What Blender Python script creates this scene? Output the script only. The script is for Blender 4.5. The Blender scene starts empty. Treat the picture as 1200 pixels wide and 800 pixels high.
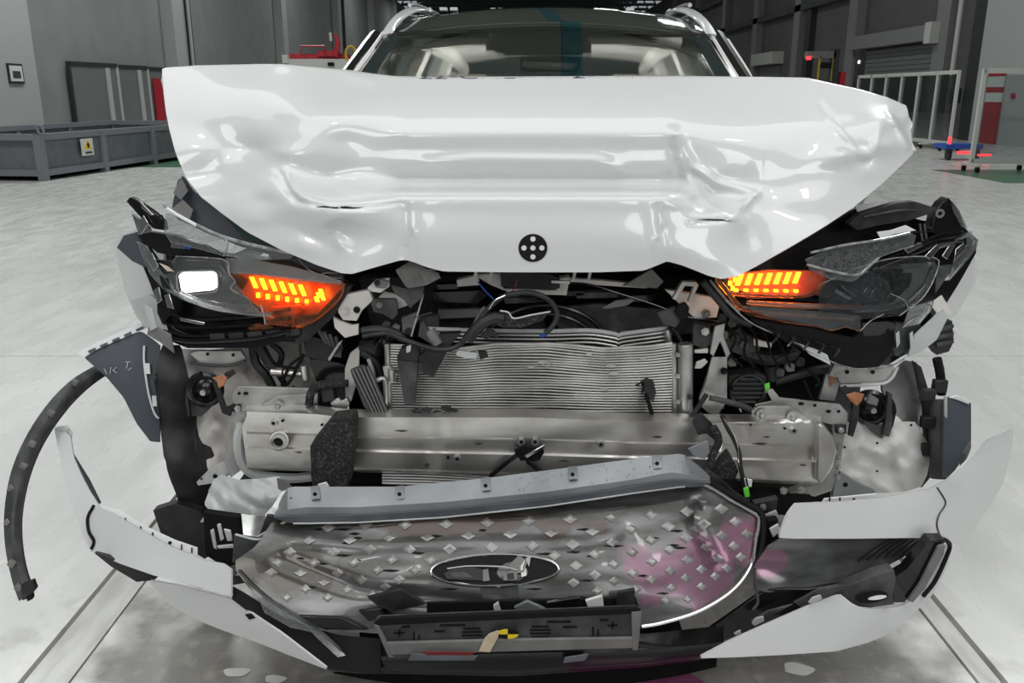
import bpy, bmesh, math, random
import numpy as np
from mathutils import Vector, Matrix
random.seed(7)
scene = bpy.context.scene
col = scene.collection
# ---------------------------------------------------------------- camera
H = 1.25; TH = math.atan(0.29); FP = 1000.0
CS, SN = math.cos(TH), math.sin(TH)
cam_d = bpy.data.cameras.new('camera'); cam = bpy.data.objects.new('camera', cam_d); col.objects.link(cam)
cam.location = (0, 0, H); cam.rotation_euler = (math.pi/2 - TH, 0, 0)
cam_d.sensor_width = 36; cam_d.lens = FP/1200*36; cam_d.clip_start = 0.05; cam_d.clip_end = 300
scene.camera = cam
# ---------------------------------------------------------------- view, world, lights
vs = scene.view_settings
vs.view_transform = 'Standard'; vs.look = 'None'; vs.gamma = 1.0; vs.use_curve_mapping = False; vs.exposure = 0.12
w = bpy.data.worlds.new('hall_ambient'); scene.world = w; w.use_nodes = True
w.node_tree.nodes['Background'].inputs[0].default_value = (0.80, 0.86, 0.90, 1)
w.node_tree.nodes['Background'].inputs[1].default_value = 0.30
def area(name, loc, size, power, color=(1,1,1), aim=None, sy=None):
    l = bpy.data.lights.new(name, 'AREA'); l.size = size; l.energy = power; l.color = color
    if sy: l.shape = 'RECTANGLE'; l.size_y = sy
    o = bpy.data.objects.new(name, l); col.objects.link(o); o.location = loc
    if aim is not None:
        o.rotation_euler = (Vector(aim)-Vector(loc)).to_track_quat('-Z', 'Y').to_euler()
    return o
# test-bay lamp rig hanging over the impact spot
area('rig_panel', (0.1, 1.1, 5.0), 7.0, 150, (0.99, 1.0, 1.0), sy=3.8)
for ix in (-1.7, 1.9):
    area('rig_lamp', (ix, 0.6, 4.7), 0.35, 6, (1.0, 0.985, 0.96))
    area('front_lamp', (ix*1.15, -2.2, 3.3), 1.7, 38, (1.0, 0.995, 0.985), aim=(ix*.2, 1.9, 0.5))
# hall ceiling lamps in two rows
for iy, pw in ((9, 330), (17, 350), (27, 220), (40, 150), (56, 130), (74, 120)):
    area('hall_lamp', (-6.5, iy, 8.6), 1.6, pw, (0.97, 1.0, 0.98))
    area('hall_lamp', (6.0, iy, 8.6), 1.6, pw*.8, (0.97, 1.0, 0.98))
# ---------------------------------------------------------------- helpers
def P(px, py, Y):
    u = (px-600)/FP; v = (400-py)/FP
    k = Y/(CS+v*SN)
    return Vector((u*k, Y, H+(-SN+v*CS)*k))
def PZ(px, py, z):
    u = (px-600)/FP; v = (400-py)/FP
    dz = -SN+v*CS; k = (z-H)/dz
    return Vector((u*k, (CS+v*SN)*k, z))
def mpp(py, Y):
    return Y/(CS+(400-py)/FP*SN)/FP          # metres per pixel there
def pts(l, Y=None):
    return [P(a[0], a[1], a[2] if len(a) > 2 else Y) for a in l]
def catmull(p, n):
    p = [Vector(q) for q in p]
    if len(p) == 2: return [p[0].lerp(p[1], i/(n-1)) for i in range(n)]
    d = [0.0]
    for i in range(1, len(p)): d.append(d[-1]+max((p[i]-p[i-1]).length, 1e-6))
    q = [p[0]*2-p[1]] + p + [p[-1]*2-p[-2]]
    out = []; seg = 0
    for i in range(n):
        s = d[-1]*i/(n-1)
        while seg < len(p)-2 and s > d[seg+1]: seg += 1
        t = min(1, max(0, (s-d[seg])/(d[seg+1]-d[seg])))
        a, b, c, e = q[seg], q[seg+1], q[seg+2], q[seg+3]
        out.append(0.5*((2*b)+(c-a)*t+(2*a-5*b+4*c-e)*t*t+(3*b-a-3*c+e)*t**3))
    return out
class MB:
    def __init__(s): s.v = []; s.f = []
    def add(s, v, f):
        n = len(s.v); s.v += [Vector(x) for x in v]; s.f += [tuple(i+n for i in q) for q in f]; return s
    def box(s, c, size, rz=0, rx=0, ry=0, m=None):
        R = m if m is not None else (Matrix.Rotation(rz, 3, 'Z') @ Matrix.Rotation(ry, 3, 'Y') @ Matrix.Rotation(rx, 3, 'X'))
        hx, hy, hz = size[0]/2, size[1]/2, size[2]/2
        v = [Vector(c)+R@Vector((x*hx, y*hy, z*hz)) for x in (-1,1) for y in (-1,1) for z in (-1,1)]
        return s.add(v, [(0,1,3,2),(4,6,7,5),(0,4,5,1),(2,3,7,6),(0,2,6,4),(1,5,7,3)])
    def bx(s, x0, x1, y0, y1, z0, z1): return s.box(((x0+x1)/2, (y0+y1)/2, (z0+z1)/2), (x1-x0, y1-y0, z1-z0))
    def cyl(s, a, b, r, r2=None, n=16, caps=True):
        a, b = Vector(a), Vector(b); r2 = r if r2 is None else r2
        z = (b-a).normalized(); x = z.orthogonal().normalized(); y = z.cross(x)
        v = []
        for c, rr in ((a, r), (b, r2)):
            v += [c+(x*math.cos(t)+y*math.sin(t))*rr for t in [2*math.pi*i/n for i in range(n)]]
        f = [(i, (i+1) % n, n+(i+1) % n, n+i) for i in range(n)]
        if caps: f += [tuple(range(n-1, -1, -1)), tuple(range(n, 2*n))]
        return s.add(v, f)
    def lathe(s, o, axis, prof, n=24):
        o = Vector(o); z = Vector(axis).normalized(); x = z.orthogonal().normalized(); y = z.cross(x)
        v = []; f = []
        for r, h in prof:
            v += [o+z*h+(x*math.cos(2*math.pi*i/n)+y*math.sin(2*math.pi*i/n))*max(r, 1e-5) for i in range(n)]
        for k in range(len(prof)-1):
            f += [(k*n+i, k*n+(i+1) % n, (k+1)*n+(i+1) % n, (k+1)*n+i) for i in range(n)]
        return s.add(v, f)
    def tube(s, p, r, n=8, res=None, r2=None):
        p = [Vector(q) for q in p]
        if res: p = catmull(p, res)
        m = len(p); v = []; f = []; up = None
        for i in range(m):
            t = (p[min(i+1, m-1)]-p[max(i-1, 0)]).normalized()
            if up is None: up = t.orthogonal().normalized()
            up = (up-t*up.dot(t)).normalized(); w_ = t.cross(up)
            rr = r if r2 is None else r+(r2-r)*i/(m-1)
            v += [p[i]+(up*math.cos(2*math.pi*k/n)+w_*math.sin(2*math.pi*k/n))*rr for k in range(n)]
        for i in range(m-1):
            f += [(i*n+k, i*n+(k+1) % n, (i+1)*n+(k+1) % n, (i+1)*n+k) for k in range(n)]
        f += [tuple(range(n-1, -1, -1)), tuple(range((m-1)*n, m*n))]
        return s.add(v, f)
    def prism(s, p, off):
        """closed polygon p (world points), extruded by vector off"""
        n = len(p); off = Vector(off); v = [Vector(q) for q in p]+[Vector(q)+off for q in p]
        return s.add(v, [tuple(range(n)), tuple(range(2*n-1, n-1, -1))]+[(i, n+i, n+(i+1) % n, (i+1) % n) for i in range(n)])
    def plate(s, l, Y=None, t=0.006):
        return s.prism(pts(l, Y), (0, t, 0))
    def grid(s, rows, t=0.0, tdir=None):
        """rows: list of equal-length rows of points; thickness t along the surface normal (away from the camera)"""
        A = np.array([[tuple(q) for q in r] for r in rows], float); nr, nc = A.shape[:2]
        if t == 0:
            return s.add([Vector(q) for q in A.reshape(-1, 3)], [(i*nc+j, i*nc+j+1, (i+1)*nc+j+1, (i+1)*nc+j) for i in range(nr-1) for j in range(nc-1)])
        if tdir is None:
            du = np.gradient(A, axis=1); dv = np.gradient(A, axis=0)
            N = np.cross(du, dv); N /= np.linalg.norm(N, axis=2, keepdims=True)+1e-9
            view = A-np.array([0, 0, H]); sg = np.sign((N*view).sum(2, keepdims=True).sum()); N *= sg if sg else 1
        else:
            N = np.zeros_like(A)+np.array(tdir)
        B = A+N*t; n = nr*nc
        v = [Vector(q) for q in A.reshape(-1, 3)]+[Vector(q) for q in B.reshape(-1, 3)]
        f = [(i*nc+j, i*nc+j+1, (i+1)*nc+j+1, (i+1)*nc+j) for i in range(nr-1) for j in range(nc-1)]
        f += [(n+i*nc+j, n+(i+1)*nc+j, n+(i+1)*nc+j+1, n+i*nc+j+1) for i in range(nr-1) for j in range(nc-1)]
        for j in range(nc-1):
            f.append((j, n+j, n+j+1, j+1)); k = (nr-1)*nc+j; f.append((k, k+1, n+k+1, n+k))
        for i in range(nr-1):
            a = i*nc; f.append((a, a+nc, n+a+nc, n+a)); a += nc-1; f.append((a, n+a, n+a+nc, a+nc))
        return s.add(v, f)
    def loft(s, curves, nu=24, nv=8, t=0.004, Y=None, tdir=None):
        cs = [catmull(pts(c, Y), nu) for c in curves]
        if len(cs) == 2: rows = [[a.lerp(b, k/(nv-1)) for a, b in zip(*cs)] for k in range(nv)]
        else:
            cols = [catmull([c[i] for c in cs], nv) for i in range(nu)]
            rows = [[cols[i][k] for i in range(nu)] for k in range(nv)]
        return s.grid(rows, t, tdir)
    def obj(s, name, m, parent=None, label=None, kind=None, angle=0.6, bev=0, flat=False):
        if not s.v: return None
        c = Vector((sum(q.x for q in s.v), sum(q.y for q in s.v), sum(q.z for q in s.v)))/len(s.v)
        me = bpy.data.meshes.new(name)
        me.from_pydata([q-c for q in s.v], [], s.f); me.validate()
        bm = bmesh.new(); bm.from_mesh(me); bmesh.ops.recalc_face_normals(bm, faces=bm.faces); bm.to_mesh(me); bm.free()
        if not flat:
            for q in me.polygons: q.use_smooth = True
            me.set_sharp_from_angle(angle=angle)
        me.materials.append(MAT[m])
        return place(bpy.data.objects.new(name, me), c, parent, label, kind, bev)
WL = {}
def place(o, c, parent=None, label=None, kind=None, bev=0):
    col.objects.link(o)
    base = WL[parent.name] if parent else Vector((0, 0, 0))
    o.location = Vector(c)-base; WL[o.name] = Vector(c)
    if parent: o.parent = parent
    if label: o['label'] = label
    if kind: o['kind'] = kind
    if bev:
        b = o.modifiers.new('edge', 'BEVEL'); b.width = bev; b.segments = 2; b.limit_method = 'ANGLE'
    return o
def tag(o, label, cat, group=None):
    o['label'] = label; o['category'] = cat
    if group: o['group'] = group
    return o
def thing(name, label, cat, loc=(0, 0, 0), group=None):
    o = bpy.data.objects.new(name, None); o.empty_display_size = 0.1
    place(o, loc); return tag(o, label, cat, group)
def rbf(ctrl, smooth=0.0, sc=(100.0, 100.0)):
    """thin-plate depth field Y(px,py) through (px,py,Y) control points"""
    A = np.array(ctrl, float); sc = np.array(sc); X = A[:, :2]/sc; n = len(A)
    def U(r2): return np.where(r2 > 1e-12, r2*np.log(r2+1e-12), 0.0)
    K = U(((X[:, None]-X[None])**2).sum(2))+np.eye(n)*smooth
    Q = np.hstack([np.ones((n, 1)), X]); L = np.zeros((n+3, n+3)); L[:n, :n] = K; L[:n, n:] = Q; L[n:, :n] = Q.T
    w_ = np.linalg.solve(L, np.concatenate([A[:, 2], np.zeros(3)]))
    def f(px, py):
        q = np.array([px, py], float)/sc
        return float(U(((X-q)**2).sum(1))@w_[:n]+w_[n]+w_[n+1]*q[0]+w_[n+2]*q[1])
    return f
def pl_dist(px, py, line):
    best = 1e9; tb = 0; L = len(line)-1
    for i in range(L):
        ax, ay = line[i]; bx_, by_ = line[i+1]; dx, dy = bx_-ax, by_-ay
        t = max(0, min(1, ((px-ax)*dx+(py-ay)*dy)/(dx*dx+dy*dy)))
        d = math.hypot(px-ax-t*dx, py-ay-t*dy)
        if d < best: best = d; tb = (i+t)/L
    return best, tb
def sheet(top, bot, yf, nx=40, ny=12, t=0.004, xs=None):
    """sheet-metal patch: columns between two pixel polylines, depth from yf"""
    tx = [a[0] for a in top]; ty = [a[1] for a in top]; bx_ = [a[0] for a in bot]; by_ = [a[1] for a in bot]
    x0 = max(tx[0], bx_[0]); x1 = min(tx[-1], bx_[-1])
    X = xs if xs is not None else np.linspace(x0, x1, nx)
    rows = []
    for k in range(ny):
        r = []
        for x in X:
            a = np.interp(x, tx, ty); b = np.interp(x, bx_, by_); y = a+(b-a)*k/(ny-1)
            r.append(P(x, y, yf(x, y)))
        rows.append(r)
    return MB().grid(rows, t)
# ---------------------------------------------------------------- materials
MAT = {}
def mat(name, c, rough=0.5, metal=0.0, coat=0.0, c2=None, ns=8.0, lo=0.4, hi=0.65, bump=0.0, bs=60.0, emit=None, es=0.0, rv=0.0, spec=0.5, stretch=None):
    m = bpy.data.materials.new(name); m.use_nodes = True; nt = m.node_tree; b = nt.nodes['Principled BSDF']; MAT[name] = m
    b.inputs['Base Color'].default_value = (*c, 1); b.inputs['Roughness'].default_value = rough; b.inputs['Metallic'].default_value = metal
    b.inputs['Specular IOR Level'].default_value = spec
    if coat: b.inputs['Coat Weight'].default_value = coat; b.inputs['Coat Roughness'].default_value = 0.04
    geo = nt.nodes.new('ShaderNodeNewGeometry'); vec = geo.outputs['Position']
    if stretch:
        mp = nt.nodes.new('ShaderNodeMapping'); mp.inputs['Scale'].default_value = stretch
        nt.links.new(vec, mp.inputs['Vector']); vec = mp.outputs['Vector']
    if c2 or rv:
        n = nt.nodes.new('ShaderNodeTexNoise'); n.inputs['Scale'].default_value = ns; n.inputs['Detail'].default_value = 6
        nt.links.new(vec, n.inputs['Vector'])
        r = nt.nodes.new('ShaderNodeMapRange'); r.inputs[1].default_value = lo; r.inputs[2].default_value = hi
        nt.links.new(n.outputs['Fac'], r.inputs[0])
        if c2:
            mx = nt.nodes.new('ShaderNodeMix'); mx.data_type = 'RGBA'; mx.inputs[6].default_value = (*c, 1); mx.inputs[7].default_value = (*c2, 1)
            nt.links.new(r.outputs[0], mx.inputs[0]); nt.links.new(mx.outputs[2], b.inputs['Base Color'])
        if rv:
            r2 = nt.nodes.new('ShaderNodeMapRange'); r2.inputs[3].default_value = rough; r2.inputs[4].default_value = min(1, rough+rv)
            nt.links.new(n.outputs['Fac'], r2.inputs[0]); nt.links.new(r2.outputs[0], b.inputs['Roughness'])
    if bump:
        n2 = nt.nodes.new('ShaderNodeTexNoise'); n2.inputs['Scale'].default_value = bs; n2.inputs['Detail'].default_value = 3
        nt.links.new(vec, n2.inputs['Vector'])
        bp = nt.nodes.new('ShaderNodeBump'); bp.inputs['Strength'].default_value = bump; bp.inputs['Distance'].default_value = 0.004
        nt.links.new(n2.outputs['Fac'], bp.inputs['Height']); nt.links.new(bp.outputs[0], b.inputs['Normal'])
    if emit:
        b.inputs['Emission Color'].default_value = (*emit, 1); b.inputs['Emission Strength'].default_value = es
    return m
def glassy(name, tint, refl=0.12, rough=0.05, haze=0.0, hc=(0.7, 0.72, 0.74), hs=30.0, emit=None, es=0):
    """thin clear plastic or glass: transparent film with a fresnel gloss and some surface haze"""
    m = bpy.data.materials.new(name); m.use_nodes = True; nt = m.node_tree; MAT[name] = m
    for n in list(nt.nodes):
        if n.type != 'OUTPUT_MATERIAL': nt.nodes.remove(n)
    out = nt.nodes['Material Output']
    tr = nt.nodes.new('ShaderNodeBsdfTransparent'); tr.inputs[0].default_value = (*tint, 1)
    gl = nt.nodes.new('ShaderNodeBsdfGlossy'); gl.inputs['Roughness'].default_value = rough
    df = nt.nodes.new('ShaderNodeBsdfDiffuse'); df.inputs[0].default_value = (*hc, 1)
    lw = nt.nodes.new('ShaderNodeLayerWeight'); lw.inputs[0].default_value = 0.25
    mr = nt.nodes.new('ShaderNodeMapRange'); mr.inputs[3].default_value = refl; mr.inputs[4].default_value = 0.9
    nt.links.new(lw.outputs['Fresnel'], mr.inputs[0])
    m1 = nt.nodes.new('ShaderNodeMixShader'); m2 = nt.nodes.new('ShaderNodeMixShader')
    geo = nt.nodes.new('ShaderNodeNewGeometry'); nz = nt.nodes.new('ShaderNodeTexNoise'); nz.inputs['Scale'].default_value = hs; nz.inputs['Detail'].default_value = 6
    nt.links.new(geo.outputs['Position'], nz.inputs['Vector'])
    hr = nt.nodes.new('ShaderNodeMapRange'); hr.inputs[1].default_value = 0.35; hr.inputs[2].default_value = 0.75; hr.inputs[4].default_value = haze
    nt.links.new(nz.outputs['Fac'], hr.inputs[0]); nt.links.new(hr.outputs[0], m1.inputs[0])
    nt.links.new(tr.outputs[0], m1.inputs[1]); nt.links.new(df.outputs[0], m1.inputs[2])
    nt.links.new(mr.outputs[0], m2.inputs[0]); nt.links.new(m1.outputs[0], m2.inputs[1]); nt.links.new(gl.outputs[0], m2.inputs[2])
    nt.links.new(m2.outputs[0], out.inputs[0])
    return m
mat('white_paint', (0.68, 0.685, 0.685), 0.32, coat=1.0, spec=0.4)
mat('white_primer', (0.74, 0.70, 0.66), 0.5, c2=(0.55, 0.52, 0.49), ns=7, lo=0.5, hi=0.8)
mat('white_plastic', (0.78, 0.79, 0.78), 0.4)
mat('pale_plastic', (0.60, 0.62, 0.61), 0.38, c2=(0.42, 0.44, 0.43), ns=6)
mat('felt_white', (0.74, 0.735, 0.71), 0.7, c2=(0.50, 0.49, 0.47), ns=6, lo=0.45, hi=0.8, bump=0.35, bs=22)
mat('black_gloss', (0.007, 0.007, 0.008), 0.12, coat=0.25, rv=0.18, ns=14, spec=0.4)
mat('black_plastic', (0.013, 0.013, 0.014), 0.42, c2=(0.034, 0.034, 0.035), ns=18, rv=0.25, spec=0.4)
mat('grey_plastic', (0.040, 0.041, 0.043), 0.45, c2=(0.085, 0.085, 0.085), ns=22, rv=0.25, spec=0.4)
mat('mid_plastic', (0.15, 0.15, 0.145), 0.55, c2=(0.20, 0.20, 0.19), ns=14)
mat('blue_grey', (0.045, 0.055, 0.070), 0.45, c2=(0.07, 0.08, 0.095), ns=7)
mat('rubber', (0.012, 0.012, 0.012), 0.5, c2=(0.030, 0.035, 0.033), ns=25, bump=0.2, bs=90)
mat('foam', (0.012, 0.012, 0.012), 0.75, c2=(0.09, 0.09, 0.088), ns=150, lo=0.5, hi=0.72, bump=0.8, bs=170)
mat('steel', (0.62, 0.62, 0.61), 0.28, 0.9, c2=(0.42, 0.41, 0.40), ns=14, rv=0.25)
mat('aluminium', (0.82, 0.80, 0.77), 0.22, 0.95, c2=(0.56, 0.53, 0.49), ns=7, lo=0.42, hi=0.72, rv=0.25, bump=0.12, bs=14, stretch=(1, 1, 2.5))
mat('galvanised', (0.52, 0.52, 0.51), 0.40, 0.65, c2=(0.34, 0.335, 0.32), ns=16, lo=0.38, hi=0.68, rv=0.2)
mat('condenser_tube', (0.72, 0.71, 0.68), 0.38, 0.6, c2=(0.45, 0.44, 0.42), ns=10)
mat('fin_dark', (0.055, 0.053, 0.050), 0.7, c2=(0.10, 0.098, 0.09), ns=60)
mat('chrome', (0.80, 0.80, 0.80), 0.12, 1.0)
mat('trim_strip', (0.20, 0.212, 0.225), 0.38, 0.45, c2=(0.33, 0.345, 0.36), ns=7, lo=0.35, hi=0.7, rv=0.15)
mat('trim_lip', (0.11, 0.12, 0.135), 0.45, 0.2, c2=(0.16, 0.17, 0.185), ns=9)
mat('dirt', (0.05, 0.048, 0.045), 0.8)
mat('copper_tape', (0.36, 0.13, 0.055), 0.5, c2=(0.50, 0.22, 0.12), ns=30)
mat('green_tag', (0.16, 0.75, 0.06), 0.5)
mat('paper', (0.70, 0.70, 0.68), 0.7)
mat('tape_tan', (0.58, 0.47, 0.32), 0.6, c2=(0.68, 0.58, 0.45), ns=30)
mat('yellow', (0.85, 0.62, 0.02), 0.5)
mat('matt_black', (0.008, 0.008, 0.008), 0.7, spec=0.2)
mat('led_amber', (1.0, 0.45, 0.05), 0.4, emit=(1.0, 0.46, 0.03), es=8.5)
mat('amber_bowl', (0.75, 0.20, 0.05), 0.3, coat=0.5, c2=(0.60, 0.14, 0.03), ns=40)
mat('led_white', (1, 1, 1), 0.4, emit=(1.0, 0.99, 0.94), es=9.0)
glassy('lens', (0.93, 0.94, 0.95), 0.08, 0.06, 0.04, hs=140)
glassy('lens_hazy', (0.90, 0.91, 0.92), 0.13, 0.10, 0.24, (0.62, 0.63, 0.64), 220)
glassy('amber_lens', (1.0, 0.70, 0.48), 0.06, 0.08, 0.22, (0.75, 0.28, 0.12), 35)
glassy('windscreen', (0.90, 0.93, 0.92), 0.05, 0.02, 0.0)
glassy('barrier_glass', (0.80, 0.84, 0.84), 0.06, 0.02, 0.04)
mat('dark_glass', (0.012, 0.016, 0.018), 0.06, coat=0.5)
mat('cabin_glass', (0.03, 0.045, 0.05), 0.1)
mat('headliner', (0.72, 0.69, 0.65), 0.8)
mat('seat_cloth', (0.42, 0.38, 0.32), 0.8)

def fold(x, y, sc=1.0):
    """crumple field for torn sheet, roughly -1..1"""
    t = lambda v: 2*abs(2*(v-math.floor(v+.5)))-1
    return (t((x*.9+y*.5)/31*sc+.3*math.sin(y/17))+t((x*.35-y*.9)/24*sc+.4*math.sin(x/21))+.6*t((x*.7-y*.6)/13*sc+.2*math.sin((x+y)/9)))/2.6

mat('fracture', (0.34, 0.345, 0.35), 0.2, coat=0.5, c2=(0.12, 0.12, 0.12), ns=40)
# ---------------------------------------------------------------- hall materials
def nodes_of(m): return m.node_tree, m.node_tree.nodes['Principled BSDF']
def floor_mat(name, c, dust, far):
    m = mat(name, c, 0.30); nt, b = nodes_of(m)
    geo = nt.nodes.new('ShaderNodeNewGeometry')
    def noise(scale, det, st=(1, 1, 1)):
        mp = nt.nodes.new('ShaderNodeMapping'); mp.inputs['Scale'].default_value = st
        nt.links.new(geo.outputs['Position'], mp.inputs['Vector'])
        n = nt.nodes.new('ShaderNodeTexNoise'); n.inputs['Scale'].default_value = scale; n.inputs['Detail'].default_value = det
        nt.links.new(mp.outputs[0], n.inputs['Vector']); return n.outputs['Fac']
    def rng(s, a, b_, c0=0.0, c1=1.0):
        r = nt.nodes.new('ShaderNodeMapRange'); r.inputs[1].default_value = a; r.inputs[2].default_value = b_; r.inputs[3].default_value = c0; r.inputs[4].default_value = c1
        nt.links.new(s, r.inputs[0]); return r.outputs[0]
    def mix(f, a, bcol):
        x = nt.nodes.new('ShaderNodeMix'); x.data_type = 'RGBA'; nt.links.new(f, x.inputs[0])
        if isinstance(a, tuple): x.inputs[6].default_value = (*a, 1)
        else: nt.links.new(a, x.inputs[6])
        x.inputs[7].default_value = (*bcol, 1); return x.outputs[2]
    def mul(a, b_):
        q = nt.nodes.new('ShaderNodeMath'); q.operation = 'MULTIPLY'; nt.links.new(a, q.inputs[0])
        if isinstance(b_, float): q.inputs[1].default_value = b_
        else: nt.links.new(b_, q.inputs[1])
        return q.outputs[0]
    sep = nt.nodes.new('ShaderNodeSeparateXYZ'); nt.links.new(geo.outputs['Position'], sep.inputs[0])
    base = mix(rng(sep.outputs['Y'], 5.0, 11.0), c, far)                         # darker floor tone further down the hall, lighter at the test spot
    base = mix(mul(rng(noise(1.3, 3, (1.6, 0.7, 1)), 0.35, 0.80), rng(sep.outputs['Y'], 6.0, 10.0, 1, 0)), base, dust)
    base = mix(mul(rng(noise(3.0, 4, (2.5, 0.5, 1)), 0.50, 0.90), 0.16), base, (0.44, 0.42, 0.385))
    base = mix(mul(rng(noise(9.0, 4, (5, 0.6, 1)), 0.60, 0.85), 0.14), base, (0.33, 0.31, 0.28))
    # wet patch, with the shadow around the bumper painted into it
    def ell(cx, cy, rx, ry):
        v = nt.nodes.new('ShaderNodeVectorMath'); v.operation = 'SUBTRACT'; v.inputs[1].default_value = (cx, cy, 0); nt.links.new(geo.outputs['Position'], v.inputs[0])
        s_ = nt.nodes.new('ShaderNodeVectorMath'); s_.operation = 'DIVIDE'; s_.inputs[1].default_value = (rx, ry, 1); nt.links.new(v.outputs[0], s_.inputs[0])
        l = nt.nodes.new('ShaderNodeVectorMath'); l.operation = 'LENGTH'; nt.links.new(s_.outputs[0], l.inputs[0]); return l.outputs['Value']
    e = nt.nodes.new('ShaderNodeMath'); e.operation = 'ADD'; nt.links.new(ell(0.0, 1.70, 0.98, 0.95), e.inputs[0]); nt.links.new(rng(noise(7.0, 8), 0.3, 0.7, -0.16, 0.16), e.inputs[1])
    wet_shade = rng(e.outputs[0], 1.15, 0.88)
    base = mix(mul(wet_shade, 0.85), base, (0.15, 0.138, 0.12))
    base = mix(mul(mul(rng(noise(26.0, 6), 0.52, 0.70), wet_shade), 0.55), base, (0.42, 0.40, 0.37))      # chalk still showing in the dark patch
    base = mix(mul(rng(noise(38.0, 6, (1, .5, 1)), 0.58, 0.72), 0.16), base, (0.40, 0.385, 0.36))
    nt.links.new(base, b.inputs['Base Color'])
    nt.links.new(rng(noise(4.0, 2, (2, 0.6, 1)), 0.3, 0.75, 0.18, 0.40), b.inputs['Roughness'])
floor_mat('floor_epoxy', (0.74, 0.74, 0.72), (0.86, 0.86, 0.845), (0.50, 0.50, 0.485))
mat('rail_plate', (0.66, 0.66, 0.64), 0.35, c2=(0.50, 0.49, 0.46), ns=9, stretch=(3, 0.6, 1))
mat('joint', (0.09, 0.075, 0.06), 0.9)
mat('floor_green', (0.05, 0.13, 0.07), 0.3)
mat('coolant', (0.30, 0.085, 0.18), 0.08, coat=0.5, c2=(0.26, 0.07, 0.15), ns=7)
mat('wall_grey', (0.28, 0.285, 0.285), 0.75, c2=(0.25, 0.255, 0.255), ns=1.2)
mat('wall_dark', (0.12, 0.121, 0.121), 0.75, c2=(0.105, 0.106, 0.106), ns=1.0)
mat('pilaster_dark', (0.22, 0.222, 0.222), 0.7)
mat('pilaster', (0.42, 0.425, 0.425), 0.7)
mat('dark_steel', (0.03, 0.032, 0.034), 0.5)
mat('shutter_grey', (0.16, 0.165, 0.168), 0.5)
mat('ceiling_dark', (0.36, 0.37, 0.30), 0.8)
mat('truss_green', (0.02, 0.05, 0.045), 0.6)
mat('teal_beam', (0.02, 0.20, 0.24), 0.5)
mat('bin_grey', (0.155, 0.165, 0.185), 0.5, c2=(0.13, 0.138, 0.155), ns=6)
mat('bin_frame', (0.20, 0.21, 0.235), 0.5)
mat('bin_inside', (0.022, 0.030, 0.034), 0.7)
mat('red_paint', (0.42, 0.02, 0.035), 0.4)
mat('blue_paint', (0.02, 0.09, 0.42), 0.4)
mat('tail_red', (0.8, 0.05, 0.05), 0.4, emit=(1.0, 0.03, 0.04), es=2.2)
mat('post_white', (0.55, 0.55, 0.52), 0.45)
mat('machine_yellow', (0.50, 0.33, 0.03), 0.5)
mat('lamp_dot', (1, 1, 1), 0.4, emit=(1, 1, 1), es=5)
# ---------------------------------------------------------------- hall shell
fl = MB().bx(-16, 17, -8, 112, -0.12, -0.03).obj('floor', 'joint', kind='structure')
ys = [(-8, 4.045), (4.055, 112)]
for x0, x1 in ((-16, -1.094), (-0.976, 1.026), (1.098, 17)):
    for y0, y1 in ys:
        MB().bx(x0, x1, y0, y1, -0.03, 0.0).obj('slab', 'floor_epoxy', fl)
for x0, x1 in ((-1.080, -0.982), (1.034, 1.082)):
    for y0, y1 in ys:
        MB().bx(x0, x1, y0, y1, -0.03, 0.0).obj('rail_plate', 'rail_plate', fl)
MB().bx(-7.0, -5.2, 15.4, 34, 0.0, 0.002).obj('marking_lane', 'floor_green', fl)
MB().bx(7.2, 12.8, 12.6, 14.9, 0.0, 0.002).obj('marking_lane', 'floor_green', fl)
LX, RX = -10.0, 13.0
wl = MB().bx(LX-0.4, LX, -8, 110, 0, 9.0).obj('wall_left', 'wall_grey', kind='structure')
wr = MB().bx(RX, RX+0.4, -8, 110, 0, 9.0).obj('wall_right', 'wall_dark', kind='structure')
wf = MB().bx(LX-0.4, RX+0.4, 110, 110.4, 0, 13).obj('wall_far', 'wall_dark', kind='structure')
ce = MB().bx(LX-0.4, RX+0.4, -8, 110.4, 12.2, 12.5).obj('ceiling', 'ceiling_dark', kind='structure')
for x in (-5.5, 1.2, 7.5):
    MB().bx(x-0.25, x+0.25, -7, 60, 9.4, 9.9).obj('beam', 'teal_beam', ce)
for k in range(11):                                         # roof trusses at the far end of the hall
    Y = 60+k*4.5; m = MB(); z0, z1 = 9.0, 10.6
    m.bx(LX, RX, Y-.12, Y+.12, z0-.12, z0+.12); m.bx(LX, RX, Y-.12, Y+.12, z1-.12, z1+.12)
    n = 12; dx = (RX-LX)/n
    for i in range(n):
        a, c_, b_ = LX+i*dx, LX+(i+.5)*dx, LX+(i+1)*dx
        m.cyl((a, Y, z0), (c_, Y, z1), .07, n=6); m.cyl((c_, Y, z1), (b_, Y, z0), .07, n=6)
    m.obj('roof_truss', 'truss_green', ce)
for Y, w_ in ((25.9, 0.8), (38.2, 0.8), (50.6, 0.8), (63, .8), (75.5, .8)):
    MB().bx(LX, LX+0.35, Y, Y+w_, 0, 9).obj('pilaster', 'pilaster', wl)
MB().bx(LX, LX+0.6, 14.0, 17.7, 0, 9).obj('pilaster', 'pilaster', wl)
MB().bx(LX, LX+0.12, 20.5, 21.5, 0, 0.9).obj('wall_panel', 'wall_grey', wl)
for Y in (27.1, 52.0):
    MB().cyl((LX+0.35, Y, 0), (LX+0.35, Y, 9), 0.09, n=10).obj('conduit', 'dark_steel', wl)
MB().cyl((LX+0.42, 26.95, 0), (LX+0.42, 26.95, 9), 0.05, n=10).obj('drain_pipe', 'pilaster', wl)
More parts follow.
